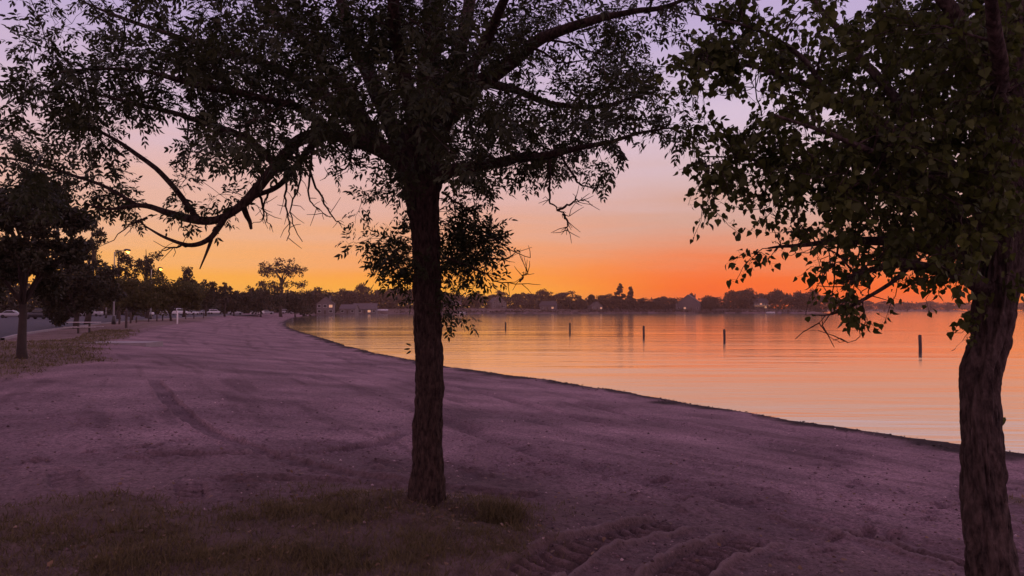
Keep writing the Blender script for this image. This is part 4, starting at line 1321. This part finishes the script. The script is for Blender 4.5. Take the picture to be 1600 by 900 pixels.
picnic_table()
p = on_plane(89, 507.5)
root = empty('litter_barrel', (p[0], p[1], 0.0)); tag(root, 'dark round litter barrel beside the drooping shrub', 'litter bin')
a = Acc(); tt = np.array([0, .03, .3, .32, .6, .62, .86, .9]); tube(a, np.column_stack([0 * tt, 0 * tt, tt]), [.27, .29, .29, .305, .305, .29, .29, .27], 20); a.build('barrel', M_DARKSTEEL, root)
a = Acc(); tt = np.array([.89, .93, 1.0, 1.04]); tube(a, np.column_stack([0 * tt, 0 * tt, tt]), [.30, .30, .22, .06], 20); a.build('lid', M_STEEL, root)


def post(px, b, t, r, mat, label, name, cat, group=None):
    p = on_plane(px, b); Y = p[1]; h = (b - t) / F * Y
    z0 = float(ground_z(p[0], Y)[0])
    a = Acc(); tt = np.array([-.3, 0, h * .5, h - r * .4, h]); tube(a, np.column_stack([0.015 * tt, 0 * tt, tt]), [r, r, r, r, r * .7], 12)
    o = a.build(name, mat, loc=(p[0], Y, z0)); tag(o, label, cat, group)


post(277, 505.5, 485, .085, M_WHITE, 'white marker post standing alone at the edge of the beach', 'marker_post', 'post')
post(197, 513, 485, .10, M_WOOD, 'tall dark post at the beach edge right of the lamp pole', 'wooden_post', 'post')
post(186.5, 507, 488, .10, M_WOOD, 'dark post directly right of the nearest lamp pole', 'wooden_post', 'post')
post(204, 505.5, 488, .10, M_WOOD, 'slim post just beyond the tall dark post at the beach edge', 'wooden_post', 'post')
for px, b, lab in ((213, 504.5, 'short dark bollard in front of the dark parked car'), (232, 503, 'short bollard in front of the white hatchback'), (245, 502, 'short bollard just right of the white hatchback'),
                   (254, 501.2, 'short bollard left of the white marker post, in front of the first white car'), (266, 500.5, 'short bollard closest to the left of the white marker post'),
                   (290, 499, 'short bollard right of the white marker post'), (303, 498.2, 'short bollard second to the right of the white marker post'), (318, 497.4, 'last short bollard of the row before the lot ends')):
    post(px, b, b - 9.5, .09, M_WOOD, lab, 'bollard', 'bollard', 'short bollards between beach and parking lot')


# ------------------------------------------------------------------ cars
def car_mat(name, c): return simple_mat(name, c, 0.3, 0.03, 2)


CARS_M = {'white': car_mat('white_car_paint', (.75, .74, .75)), 'silver': car_mat('silver_car_paint', (.42, .42, .45)), 'dark': car_mat('dark_car_paint', (.03, .03, .04)), 'red': car_mat('red_car_paint', (.25, .03, .03))}
KIND = {  # hood height, roof height, cabin: base front, roof front, roof rear, base rear (along the length), length
    'sedan': (.92, 1.45, .95, .25, -1.05, -1.75, 4.6), 'suv': (1.08, 1.75, 1.05, .45, -2.05, -2.25, 4.7), 'pickup': (1.12, 1.85, 1.15, .6, -.75, -.95, 5.6), 'hatch': (.95, 1.5, 1.0, .3, -1.7, -2.0, 4.2), 'van': (1.2, 2.0, 1.9, 1.2, -2.3, -2.4, 5.0)}


def loft(acc, secs):
    """secs: list of (z, half width, x0, x1); stacked rounded rectangles."""
    rings = []
    for z, hw, x0, x1 in secs:
        r = min(.22, hw * .4); pts = []
        for cx, cy, a0 in ((x1 - r, hw - r, 0), (x0 + r, hw - r, 90), (x0 + r, -hw + r, 180), (x1 - r, -hw + r, 270)):
            for a in (0, 30, 60, 90): pts.append((cx + r * math.cos(R(a0 + a)), cy + r * math.sin(R(a0 + a)), z))
        rings.append(pts)
    n = 16; V = np.array(rings).reshape(-1, 3); Q = []
    for i in range(len(rings) - 1):
        for j in range(n): Q.append((i * n + j, i * n + (j + 1) % n, (i + 1) * n + (j + 1) % n, (i + 1) * n + j))
    m = len(V); V = np.vstack([V, V[:n].mean(0), V[-n:].mean(0)])
    T = [(m, (j + 1) % n, j) for j in range(n)] + [(m + 1, (len(rings) - 1) * n + j, (len(rings) - 1) * n + (j + 1) % n) for j in range(n)]
    acc.add(V, Q, T)


def car(px, base, kind, colr, label, heading, Y=None):
    hz, rz_, bf, rf_, rr_, br, L = KIND[kind]
    p = on_plane(px, base) if Y is None else np.array([(px - 800) / F * Y, Y, 0])
    root = empty('parked_car', (p[0], p[1], 0.024), R(heading)); tag(root, label, 'car', 'cars parked in the lot along the beach')
    h2 = L / 2; a = Acc()
    loft(a, [(.28, .82, -h2 + .1, h2 - .1), (.45, .9, -h2, h2), (.75, .91, -h2, h2), (hz - .05, .88, -h2 + .05, h2 - .08), (hz, .80, -h2 + .15, h2 - .25)])
    loft(a, [(hz - .02, .82, br, bf), (hz + (rz_ - hz) * .5, .75, br + (rr_ - br) * .5, bf + (rf_ - bf) * .5), (rz_ - .05, .66, rr_, rf_), (rz_, .58, rr_ + .12, rf_ - .12)])
    if kind == 'pickup': box(a, -h2 + .06, br - .02, -.86, -.78, hz - .01, hz + .1); box(a, -h2 + .06, br - .02, .78, .86, hz - .01, hz + .1)
    a.build('body', CARS_M[colr], root)

    def quad(nm, pts, mat=M_GLASS):
        pts = np.array(pts, float); nn = unit(np.cross(pts[1] - pts[0], pts[3] - pts[0])); b = Acc()
        b.add(np.vstack([pts + nn * .012, pts - nn * .012]), [(0, 1, 2, 3), (7, 6, 5, 4), (0, 4, 5, 1), (1, 5, 6, 2), (2, 6, 7, 3), (3, 7, 4, 0)]); b.build(nm, mat, root, False)

    def xz(u, front):  # point on the sloping screen
        return ((bf + (rf_ - bf) * u) if front else (br + (rr_ - br) * u)), hz + (rz_ - hz) * u
    for nm, fr, s in (('windscreen', True, 1), ('rear_window', False, -1)):
        (xa, za), (xb, zb_) = xz(.12, fr), xz(.9, fr)
        quad(nm, [(xa + s * .02, -.70, za), (xa + s * .02, .70, za), (xb + s * .02, .58, zb_), (xb + s * .02, -.58, zb_)])
    for s in (-1, 1):
        (xa, za), (xb, zb_) = xz(.14, True), xz(.85, True); (xc, _), (xd, _) = xz(.14, False), xz(.85, False)
        quad('side_window', [(xa - .25, s * .81, za), (xc + .2, s * .81, za), (xd + .2, s * .695, zb_), (xb - .2, s * .695, zb_)])
        quad('headlight', [(h2 - .03, s * .78, hz - .28), (h2 - .03, s * .45, hz - .28), (h2 - .04, s * .45, hz - .14), (h2 - .06, s * .78, hz - .14)], M_WHITE)
        quad('tail_light', [(-h2 + .02, s * .82, hz - .3), (-h2 + .02, s * .62, hz - .3), (-h2 + .03, s * .62, hz - .08), (-h2 + .05, s * .82, hz - .08)], CARS_M['red'])
        for xx in (h2 - .85, -h2 + .85):
            b = Acc(); tube(b, np.array([(xx, s * .70, .33), (xx, s * .74, .33), (xx, s * .90, .33), (xx, s * .93, .33)]), [.30, .335, .335, .30], 18); w = b.build('wheel', M_TYRE, root)
            b = Acc(); tube(b, np.array([(xx, s * .92, .33), (xx, s * .945, .33)]), [.20, .17], 14); b.build('rim', M_STEEL, w)
    return root


car(141, 494.5, 'pickup', 'silver', 'silver pickup parked side-on behind the picnic table', 178)
car(212, 495, 'suv', 'dark', 'dark off-roader beside the white hatchback', 12)
car(229, 494, 'hatch', 'white', 'white hatchback next to the dark off-roader', -35)
car(258, 493, 'suv', 'white', 'white car tail-on below the broad low olive tree', 100)
car(281, 492.6, 'van', 'white', 'white van right behind the white marker post', 75)
car(301, 492.2, 'hatch', 'white', 'small white car just right of the white van', 80)
car(318, 491.6, 'sedan', 'silver', 'silver saloon between the small white car and the white off-roader', 60)
car(336, 491.2, 'suv', 'white', 'white off-roader at the end of the car row', 40)
car(368, 0, 'sedan', 'silver', 'silver saloon alone under the low round tree', 20, Y=252)
car(402, 0, 'suv', 'white', 'white off-roader parked below the wide see-through tree', 15, Y=268)
car(417, 0, 'sedan', 'silver', 'pale saloon beside the one below the wide see-through tree', 25, Y=276)
car(449, 0, 'suv', 'silver', 'silver off-roader closest to the bend of the shore', 10, Y=315)
car(20, 497, 'sedan', 'silver', 'pale saloon seen left of the nearest lawn tree trunk', 15)
car(62, 0, 'suv', 'dark', 'dark car in shade right of the nearest lawn tree trunk', 170, Y=132)


# ------------------------------------------------------------------ houses across the water
def house(px, base, w, d, h, roof_h, Y, rot, label, wall, roof, gable_front=False, lit=(), chimney=True, wins=3, storeys=1, door=True):
    x = (px - 800) / F * Y
    z0 = max(float(ground_z(x, Y)[0]), WL + .4) if base is None else base
    root = empty('house', (x, Y, z0), R(rot)); tag(root, label, 'house', 'houses on the far shore')
    a = Acc(); box(a, -w / 2, w / 2, -d / 2, d / 2, -1.5, h)
    if gable_front:
        for yy in (-d / 2, d / 2):
            a.add([(-w / 2, yy, h), (w / 2, yy, h), (0, yy, h + roof_h)], t=[(0, 1, 2)] if yy < 0 else [(0, 2, 1)])
    else:
        for xx in (-w / 2, w / 2): a.add([(xx, -d / 2, h), (xx, d / 2, h), (xx, 0, h + roof_h)], t=[(0, 1, 2)])
    a.build('wall', wall, root, False)
    a = Acc(); o = .5; th = .22
    span = (w if gable_front else d) / 2; ln = (d if gable_front else w) / 2 + o
    k = roof_h / span
    for s in (-1, 1):
        pr = [(s * (span + o), h - k * o + .02), (0, h + roof_h + .02), (0, h + roof_h + th), (s * (span + o), h - k * o + th)]
        V = []
        for e in (-ln, ln):
            for u, z in pr: V.append((u, e, z) if gable_front else (e, u, z))
        a.add(V, [(0, 1, 2, 3), (7, 6, 5, 4), (0, 4, 5, 1), (1, 5, 6, 2), (2, 6, 7, 3), (3, 7, 4, 0)])
    rf_ = a.build('roof', roof, root, False)
    if chimney:
        a = Acc(); box(a, w * .2, w * .2 + .8, -.4 + d * .12, .4 + d * .12, h + roof_h * .3, h + roof_h + .9); a.build('chimney', M_GREYWALL, rf_, False)
    for st in range(storeys):
        z = .9 + st * 2.8
        for i in range(wins):
            xx = -w / 2 + (i + .5) * w / wins
            if door and st == 0 and i == wins // 2: continue
            a = Acc(); ww = min(1.6, w / wins * .6)
            for q in ((-ww / 2 - .1, ww / 2 + .1, z - .1, z), (-ww / 2 - .1, ww / 2 + .1, z + 1.3, z + 1.4), (-ww / 2 - .1, -ww / 2, z, z + 1.3), (ww / 2, ww / 2 + .1, z, z + 1.3)):
                box(a, xx + q[0], xx + q[1], -d / 2 - .08, -d / 2 + .01, q[2], q[3])
            wn = a.build('window', M_WHITE, root, False)
            a = Acc(); box(a, xx - ww / 2, xx + ww / 2, -d / 2 - .04, -d / 2 + .005, z, z + 1.3)
            a.build('pane', M_LIT if (st, i) in lit else M_GLASS, wn, False)
    if door:
        xx = -w / 2 + (wins // 2 + .5) * w / wins
        a = Acc(); box(a, xx - .5, xx + .5, -d / 2 - .06, -d / 2 + .01, 0, 2.1); dr = a.build('door', M_WOOD, root, False)
        a = Acc(); box(a, xx + .34, xx + .42, -d / 2 - .12, -d / 2 - .061, .95, 1.03); a.build('handle', M_STEEL, dr, False)
    return root


house(509, None, 9.0, 8, 5.6, 3.6, 425, 8, 'tall white gabled house at the left end of the far shore', M_WALL, M_ROOF_DK, True, {(1, 2)}, storeys=2)
house(546, None, 9.0, 8, 3.0, 2.4, 468, -5, 'small pale house right of the tall white gabled house', M_WALL, M_ROOF, False, (), False)
house(571, None, 14.0, 9, 3.0, 3.2, 490, 4, 'low grey-roofed house above the boat lift', M_GREYWALL, M_ROOF, False, {(0, 3)}, True, 5)  # its glowing pane paints in the sunset reflected by the window glass
house(706, None, 15.0, 9, 3.2, 3.0, 632, 3, 'low house with a lit window strip right of the ash trunk', M_GREYWALL, M_ROOF, False, {(0, 3), (0, 4)}, True, 5)
house(776, None, 13.0, 10, 4.8, 4.2, 640, 25, 'house with a pale sloping roof among the far trees', M_WALL, M_ROOF, True, (), True, 3, 2)
house(857, None, 13.0, 9, 3.4, 3.4, 645, -15, 'house with one small bright window under the broad dome tree', M_GREYWALL, M_ROOF_DK, False, {(0, 2)}, True, 3)
house(930, None, 10.0, 8, 3.2, 3.6, 648, 20, 'small cottage on the shore below the knobby narrow tree', M_GREYWALL, M_ROOF, True, {(0, 2)}, False, 3)
house(1077, None, 21.0, 14, 4.6, 8.2, 668, -22, 'large dark gabled house with the widest roof on the far shore', M_GREYWALL, M_ROOF, True, {(0, 1)}, True, 4)
hd = house(1186, None, 12.0, 9, 5.6, 3.2, 668, 2, 'two-storey house with a lit deck across its front', M_GREYWALL, M_ROOF_DK, False, {(1, 1), (0, 2)}, False, 3, 2)
a = Acc(); box(a, -7, 7, -7.5, -4.6, 2.55, 2.75); dk = a.build('deck', M_WOOD, hd, False)
a = Acc(); box(a, -7, 7, -7.5, -7.42, 3.6, 3.7)
for xx in np.linspace(-6.9, 6.9, 12): box(a, xx - .05, xx + .05, -7.5, -7.42, 2.76, 3.599)
a.build('railing', M_WHITE, dk, False)
a = Acc(); box(a, -6.5, 6.5, -7.53, -7.505, 2.60, 2.72); a.build('light_strip', emit_mat('deck_light', (1, .45, .18), 1.2), dk, False)
for xx in (-6.5, 0, 6.5):
    a = Acc(); box(a, xx - .12, xx + .12, -7.3, -7.06, -1.5, 2.548); a.build('leg', M_WOOD, dk, False)
# flagpole by the big gable
x = (1057 - 800) / F * 655
root = empty('flagpole', (x, 655, float(ground_z(x, 655)[0]))); tag(root, 'thin bare flagpole left of the large gabled house', 'flagpole')
a = Acc(); tt = np.linspace(0, 1, 5); tube(a, np.column_stack([0 * tt, 0 * tt, tt * 14]), .13 - .07 * tt, 8); a.build('pole', M_STEEL, root)
a = Acc(); tube(a, np.array([(0, 0, 13.95), (0, 0, 14.1), (0, 0, 14.25)]), [.05, .16, .05], 8); a.build('finial', M_STEEL, root)


# ------------------------------------------------------------------ docks and boats across the water
def dock(px, Y, w, L, label):
    x = (px - 800) / F * Y
    root = empty('dock', (x, Y, WL)); tag(root, label, 'dock', 'docks on the far shore')
    a = Acc(); n = int(L / .6)
    for i in range(n): box(a, -w / 2, w / 2, -L / 2 + i * .6, -L / 2 + i * .6 + .56, .55, .62)
    a.build('deck', M_WOOD, root, False)
    for i in range(3):
        for s in (-1, 1):
            a = Acc(); yy = -L / 2 + .3 + i * (L - .6) / 2
            tube(a, np.array([(s * (w / 2 + .09), yy, -1.2), (s * (w / 2 + .09), yy, 1.15), (s * (w / 2 + .09), yy, 1.2)]), [.08, .08, .06], 8); a.build('leg', M_STEEL, root)


dock(976, 622, 5.5, 12, 'dock with tall posts below the pair of conifers')
dock(610, 588, 2.0, 14, 'narrow dock right beside the covered boat lift')
dock(1226, 622, 2.2, 14, 'dock running out from the point beside the pontoon boat')


def boat_lift(px, Y, label):
    x = (px - 800) / F * Y
    root = empty('boat_lift', (x, Y, WL), R(4)); tag(root, label, 'boat lift')
    a = Acc(); th = np.linspace(0, math.pi, 9); V, Q = [], []
    for xx in (-4.2, 4.2):
        for t in th: V.append((xx, -1.6 * math.cos(t), 2.3 + .75 * math.sin(t)))
        for t in th: V.append((xx, -1.66 * math.cos(t), 2.36 + .75 * math.sin(t)))
    for j in range(8):
        Q += [(j, j + 1, 18 + j + 1, 18 + j), (9 + j, 27 + j, 27 + j + 1, 9 + j + 1), (j, 9 + j, 9 + j + 1, j + 1), (18 + j, 18 + j + 1, 27 + j + 1, 27 + j)]
    a.add(V, Q); a.build('canopy', M_WHITE, root)
    for xx in (-3.6, 3.6):
        for yy in (-1.6, 1.6):
            a = Acc(); box(a, xx - .07, xx + .07, yy - .07, yy + .07, -1.2, 2.34); a.build('leg', M_STEEL, root, False)
    a = Acc(); box(a, -3.4, 3.4, -1.5, -1.4, .1, .25); box(a, -3.4, 3.4, 1.4, 1.5, .1, .25); a.build('cradle', M_STEEL, root, False)


boat_lift(597, 560, 'boat lift with a pale arched canopy left of the ash trunk')


def pontoon(px, Y, rot, label):
    x = (px - 800) / F * Y
    root = empty('pontoon_boat', (x, Y, WL), R(rot)); tag(root, label, 'boat', 'boats moored along the far shore')
    for s in (-.85, .85):
        a = Acc(); tt = np.array([-3.4, -3.2, 2.8, 3.3, 3.6]); tube(a, np.column_stack([tt, 0 * tt + s, np.array([.12, .12, .12, .2, .32])]), [.25, .3, .3, .2, .05], 12); a.build('pontoon', M_STEEL, root)
    a = Acc(); box(a, -3.3, 3.2, -1.2, 1.2, .44, .52); a.build('deck', M_CONC, root, False)
    a = Acc()
    for q in ((-3.2, 3.0, -1.18, -1.12), (-3.2, 3.0, 1.12, 1.18), (-3.26, -3.205, -1.18, 1.18), (3.005, 3.06, -1.18, 1.18)): box(a, q[0], q[1], q[2], q[3], .54, 1.15)
    a.build('railing', M_WHITE, root, False)
    a = Acc(); box(a, -2.6, .4, -1.15, 1.15, 2.25, 2.32); cn = a.build('canopy', M_DARKSTEEL, root, False)
    for xx in (-2.5, .3):
        for s in (-1.05, 1.05):
            a = Acc(); tube(a, np.array([(xx, s, .5), (xx, s, 2.249)]), .03, 6); a.build('pole', M_STEEL, cn)
    a = Acc(); box(a, -.4, .3, .3, 1.0, .525, 1.3); a.build('console', M_WHITE, root, False)


pontoon(1204, 618, 6, 'white pontoon boat moored below the house with the lit deck')
pontoon(556, 520, 12, 'pontoon boat moored in the cove below the small pale house')
pontoon(722, 590, -4, 'pontoon boat moored right of the ash trunk below the lit window strip')

# ------------------------------------------------------------------ grass, pebbles, litter
def scatter(n, x0, x1, y0, y1, g):
    """more points close to the eye"""
    Y = 1 / g.uniform(1 / y1, 1 / y0, n)
    return g.uniform(-1, 1, n) * (x1 - x0) / 2 + (x0 + x1) / 2, Y


def full_ground(x, y):
    s, d, z, g, w, p = ground_parts(x, y)
    return z + relief(x, y, s, d, g, p), g, s, p


def grass():
    g = np.random.default_rng(91)
    xs, ys = [], []
    n = 300000
    Y = 1 / g.uniform(1 / 16, 1 / 2.2, n); X = g.uniform(-0.85, 0.25, n) * Y
    xs.append(X); ys.append(Y)
    n = 60000
    Y = g.uniform(13, 62, n); X = g.uniform(-.75, -.42, n) * Y; xs.append(X); ys.append(Y)
    n = 3000
    c = on_plane(1600, 760, -.4); xs.append(c[0] + g.normal(size=n) * .6); ys.append(c[1] + g.normal(size=n) * .5)
    tuft = on_plane(785, 800); n = 2600
    xs.append(tuft[0] + g.normal(size=n) * .16); ys.append(tuft[1] + g.normal(size=n) * .11)
    tuft2 = on_plane(570, 765); n = 1500
    xs.append(tuft2[0] + g.normal(size=n) * .5); ys.append(tuft2[1] + g.normal(size=n) * .10)
    for q in range(26):      # clumps
        c = on_plane(g.uniform(0, 640), g.uniform(775, 900)); n = 500
        xs.append(c[0] + g.normal(size=n) * .14); ys.append(c[1] + g.normal(size=n) * .12)
    x, y = np.concatenate(xs), np.concatenate(ys)
    z, gr, s, p = full_ground(x, y)
    k = (gr > 0.12) & (g.random(len(x)) < gr * (0.28 + 1.8 * np.clip(vnoise2(x * 1.8, y * 1.8, 51) + 0.8 * vnoise2(x * 6, y * 6, 53) + .12, 0, 1))) & (p < .3)
    x, y, z = x[k], y[k], z[k]
    d = np.hypot(x, y)
    h = (0.022 + 0.060 * g.random(len(x)) ** 2) * (1 + 1.0 * np.clip(vnoise2(x * 1.7, y * 1.7, 52) + .1, 0, 1)) * np.clip(d / 9, 1, 1.7)
    tall = np.exp(-(((x - tuft[0]) / .24) ** 2 + ((y - tuft[1]) / .16) ** 2)); h *= 1 + 2.6 * tall
    w = 0.0034 * np.clip(d / 4.5, 1, 12)
    ax = np.column_stack([g.normal(size=len(x)) * .6, g.normal(size=len(x)) * .6, np.ones(len(x))])
    acc = Acc()
    bv = np.array([(0, -.5, 0), (0, .5, 0), (.6, -.35, .06), (.6, .35, .06), (1, 0, .26)])
    emit_leaves(acc, np.column_stack([x, y, z - .004]), ax, g.normal(size=(len(x), 3)), h, w * g.uniform(.7, 1.6, len(x)), bv, [(0, 2, 3, 1)], [(2, 4, 3)])
    tag(acc.build('grass', M_GRASS), kind='stuff')
    print('blades', len(x))


def pebbles():
    g = np.random.default_rng(92)
    n = 90000
    Y = 1 / g.uniform(1 / 38, 1 / 2.6, n); X = g.uniform(-.75, .75, n) * Y
    z, gr, s, p = full_ground(X, Y)
    k = (s > .3) & (gr < .75) & (p < .1) & (g.random(n) < .12 + 1.2 * np.clip(vnoise2(X * .8, Y * .8, 61) + .08, 0, 1))
    X, Y, z = X[k], Y[k], z[k]; n = len(X)
    r = 0.0035 + 0.013 * g.random(n) ** 5 * np.clip(Y / 6, 1, 2.0)
    base = np.array([(1, 0, 0), (0, 1, 0), (-1, 0, 0), (0, -1, 0), (0, 0, 1), (0, 0, -1)], float)
    T = np.array([(0, 1, 4), (1, 2, 4), (2, 3, 4), (3, 0, 4), (1, 0, 5), (2, 1, 5), (3, 2, 5), (0, 3, 5)])
    V = base[None] * (r[:, None, None] * g.uniform(.6, 1.4, (n, 6, 1))) * np.array([1, 1, .7])
    a = g.uniform(0, 6.28, n); ca, sa = np.cos(a)[:, None], np.sin(a)[:, None]
    V = np.stack([V[..., 0] * ca - V[..., 1] * sa, V[..., 0] * sa + V[..., 1] * ca, V[..., 2]], -1)
    V += np.column_stack([X, Y, z + r * .2])[:, None, :]
    acc = Acc(); acc.add(V.reshape(-1, 3), t=(T[None] + (np.arange(n) * 6)[:, None, None]).reshape(-1, 3))
    tag(acc.build('pebbles', M_PEBBLE), kind='stuff')


def litter():
    g = np.random.default_rng(93)
    n = 1100
    Y = 1 / g.uniform(1 / 12, 1 / 3, n); X = g.uniform(-.7, .65, n) * Y
    z, gr, s, p = full_ground(X, Y)
    for bx, by in (ASH_BASE, COT_BASE):     # bark chips and leaves fallen round the trunks
        m = 160; q = g.normal(size=(m, 2)) * .32; xx, yy = bx + q[:, 0], by + q[:, 1]
        zz, _, ss, pp = full_ground(xx, yy)
        X, Y, z, s, p = np.append(X, xx), np.append(Y, yy), np.append(z, zz), np.append(s, ss), np.append(p, pp)
    k = s > 1; X, Y, z = X[k], Y[k], z[k]; n = len(X)
    ax = np.column_stack([g.normal(size=(n, 2)), g.normal(size=n) * .25]); nr = np.column_stack([g.normal(size=(n, 2)) * .5, np.ones(n)])
    L_ = g.uniform(.025, .055, n)
    acc = Acc(); emit_leaves(acc, np.column_stack([X, Y, z + .012]), ax, nr, L_, L_ * .6, LEAFLET_V, LEAFLET_Q, LEAFLET_T)
    tag(acc.build('fallen_leaves', M_LITTER), kind='stuff')


def weed_line():
    """dark clumps of weed and bark washed up along the water's edge"""
    g = np.random.default_rng(94)
    L_ = LAKE; seg = np.linalg.norm(np.diff(L_, axis=0), axis=1); cum = np.concatenate([[0], np.cumsum(seg)])
    d = np.hypot(L_[:, 0], L_[:, 1]); i = np.where((d < 120) & (L_[:, 1] > -5))[0]
    u = g.uniform(cum[i[0]], cum[i[-1]], 9000)
    x = np.interp(u, cum, L_[:, 0]) + g.normal(size=len(u)) * .5; y = np.interp(u, cum, L_[:, 1]) + g.normal(size=len(u)) * .5
    z, gr, s, p = full_ground(x, y)
    k = (s > 0.02) & (s < 1.0 + vnoise2(x * 0.8, y * 0.8, 71)) & (vnoise2(x * .9, y * .9, 72) > -.12)
    x, y, z = x[k], y[k], z[k]; n = len(x)
    ax = np.column_stack([g.normal(size=(n, 2)), g.uniform(-.05, .12, n)]); nr = np.column_stack([g.normal(size=(n, 2)), np.ones(n)])
    Ls = g.uniform(.03, .11, n)
    acc = Acc(); emit_leaves(acc, np.column_stack([x, y, z + .008]), ax, nr, Ls, Ls * .35, LEAFLET_V, LEAFLET_Q, LEAFLET_T)
    tag(acc.build('washed_up_weed', leaf_mat('weed', (0.02, 0.014, 0.012), (0.07, 0.05, 0.04), 0.1)), kind='stuff')


grass()
pebbles()
litter()
weed_line()


# ------------------------------------------------------------------ low growth along the far waterline
wood([(-100, 535), (-60, 592), (0, 606), (40, 628), (90, 636), (140, 651), (190, 646), (235, 634), (268, 655)], [2.4, 2, 1.6, 2.2, 1.8, 2.4, 1.8, 2.2, 2], 2.0, 5000, 0.9, 8, 'shore_bushes')


# ------------------------------------------------------------------ evening haze over the lake
def haze():
    a = Acc(); box(a, -1920, 1920, -1920, 1920, -5.0, 30)
    o = a.build('haze', None, None, False)
    m = bpy.data.materials.new('haze_air'); m.use_nodes = True
    nt = m.node_tree; nt.nodes.remove(nt.nodes['Principled BSDF'])
    v = nt.nodes.new('ShaderNodeVolumePrincipled')
    v.inputs['Color'].default_value = (1.0, 0.64, 0.54, 1); v.inputs['Density'].default_value = HAZE; v.inputs['Anisotropy'].default_value = 0.75
    nt.links.new(v.outputs[0], nt.nodes['Material Output'].inputs['Volume'])
    o.data.materials.append(m)
    tag(o, kind='stuff')


HAZE = 0.00024
haze()
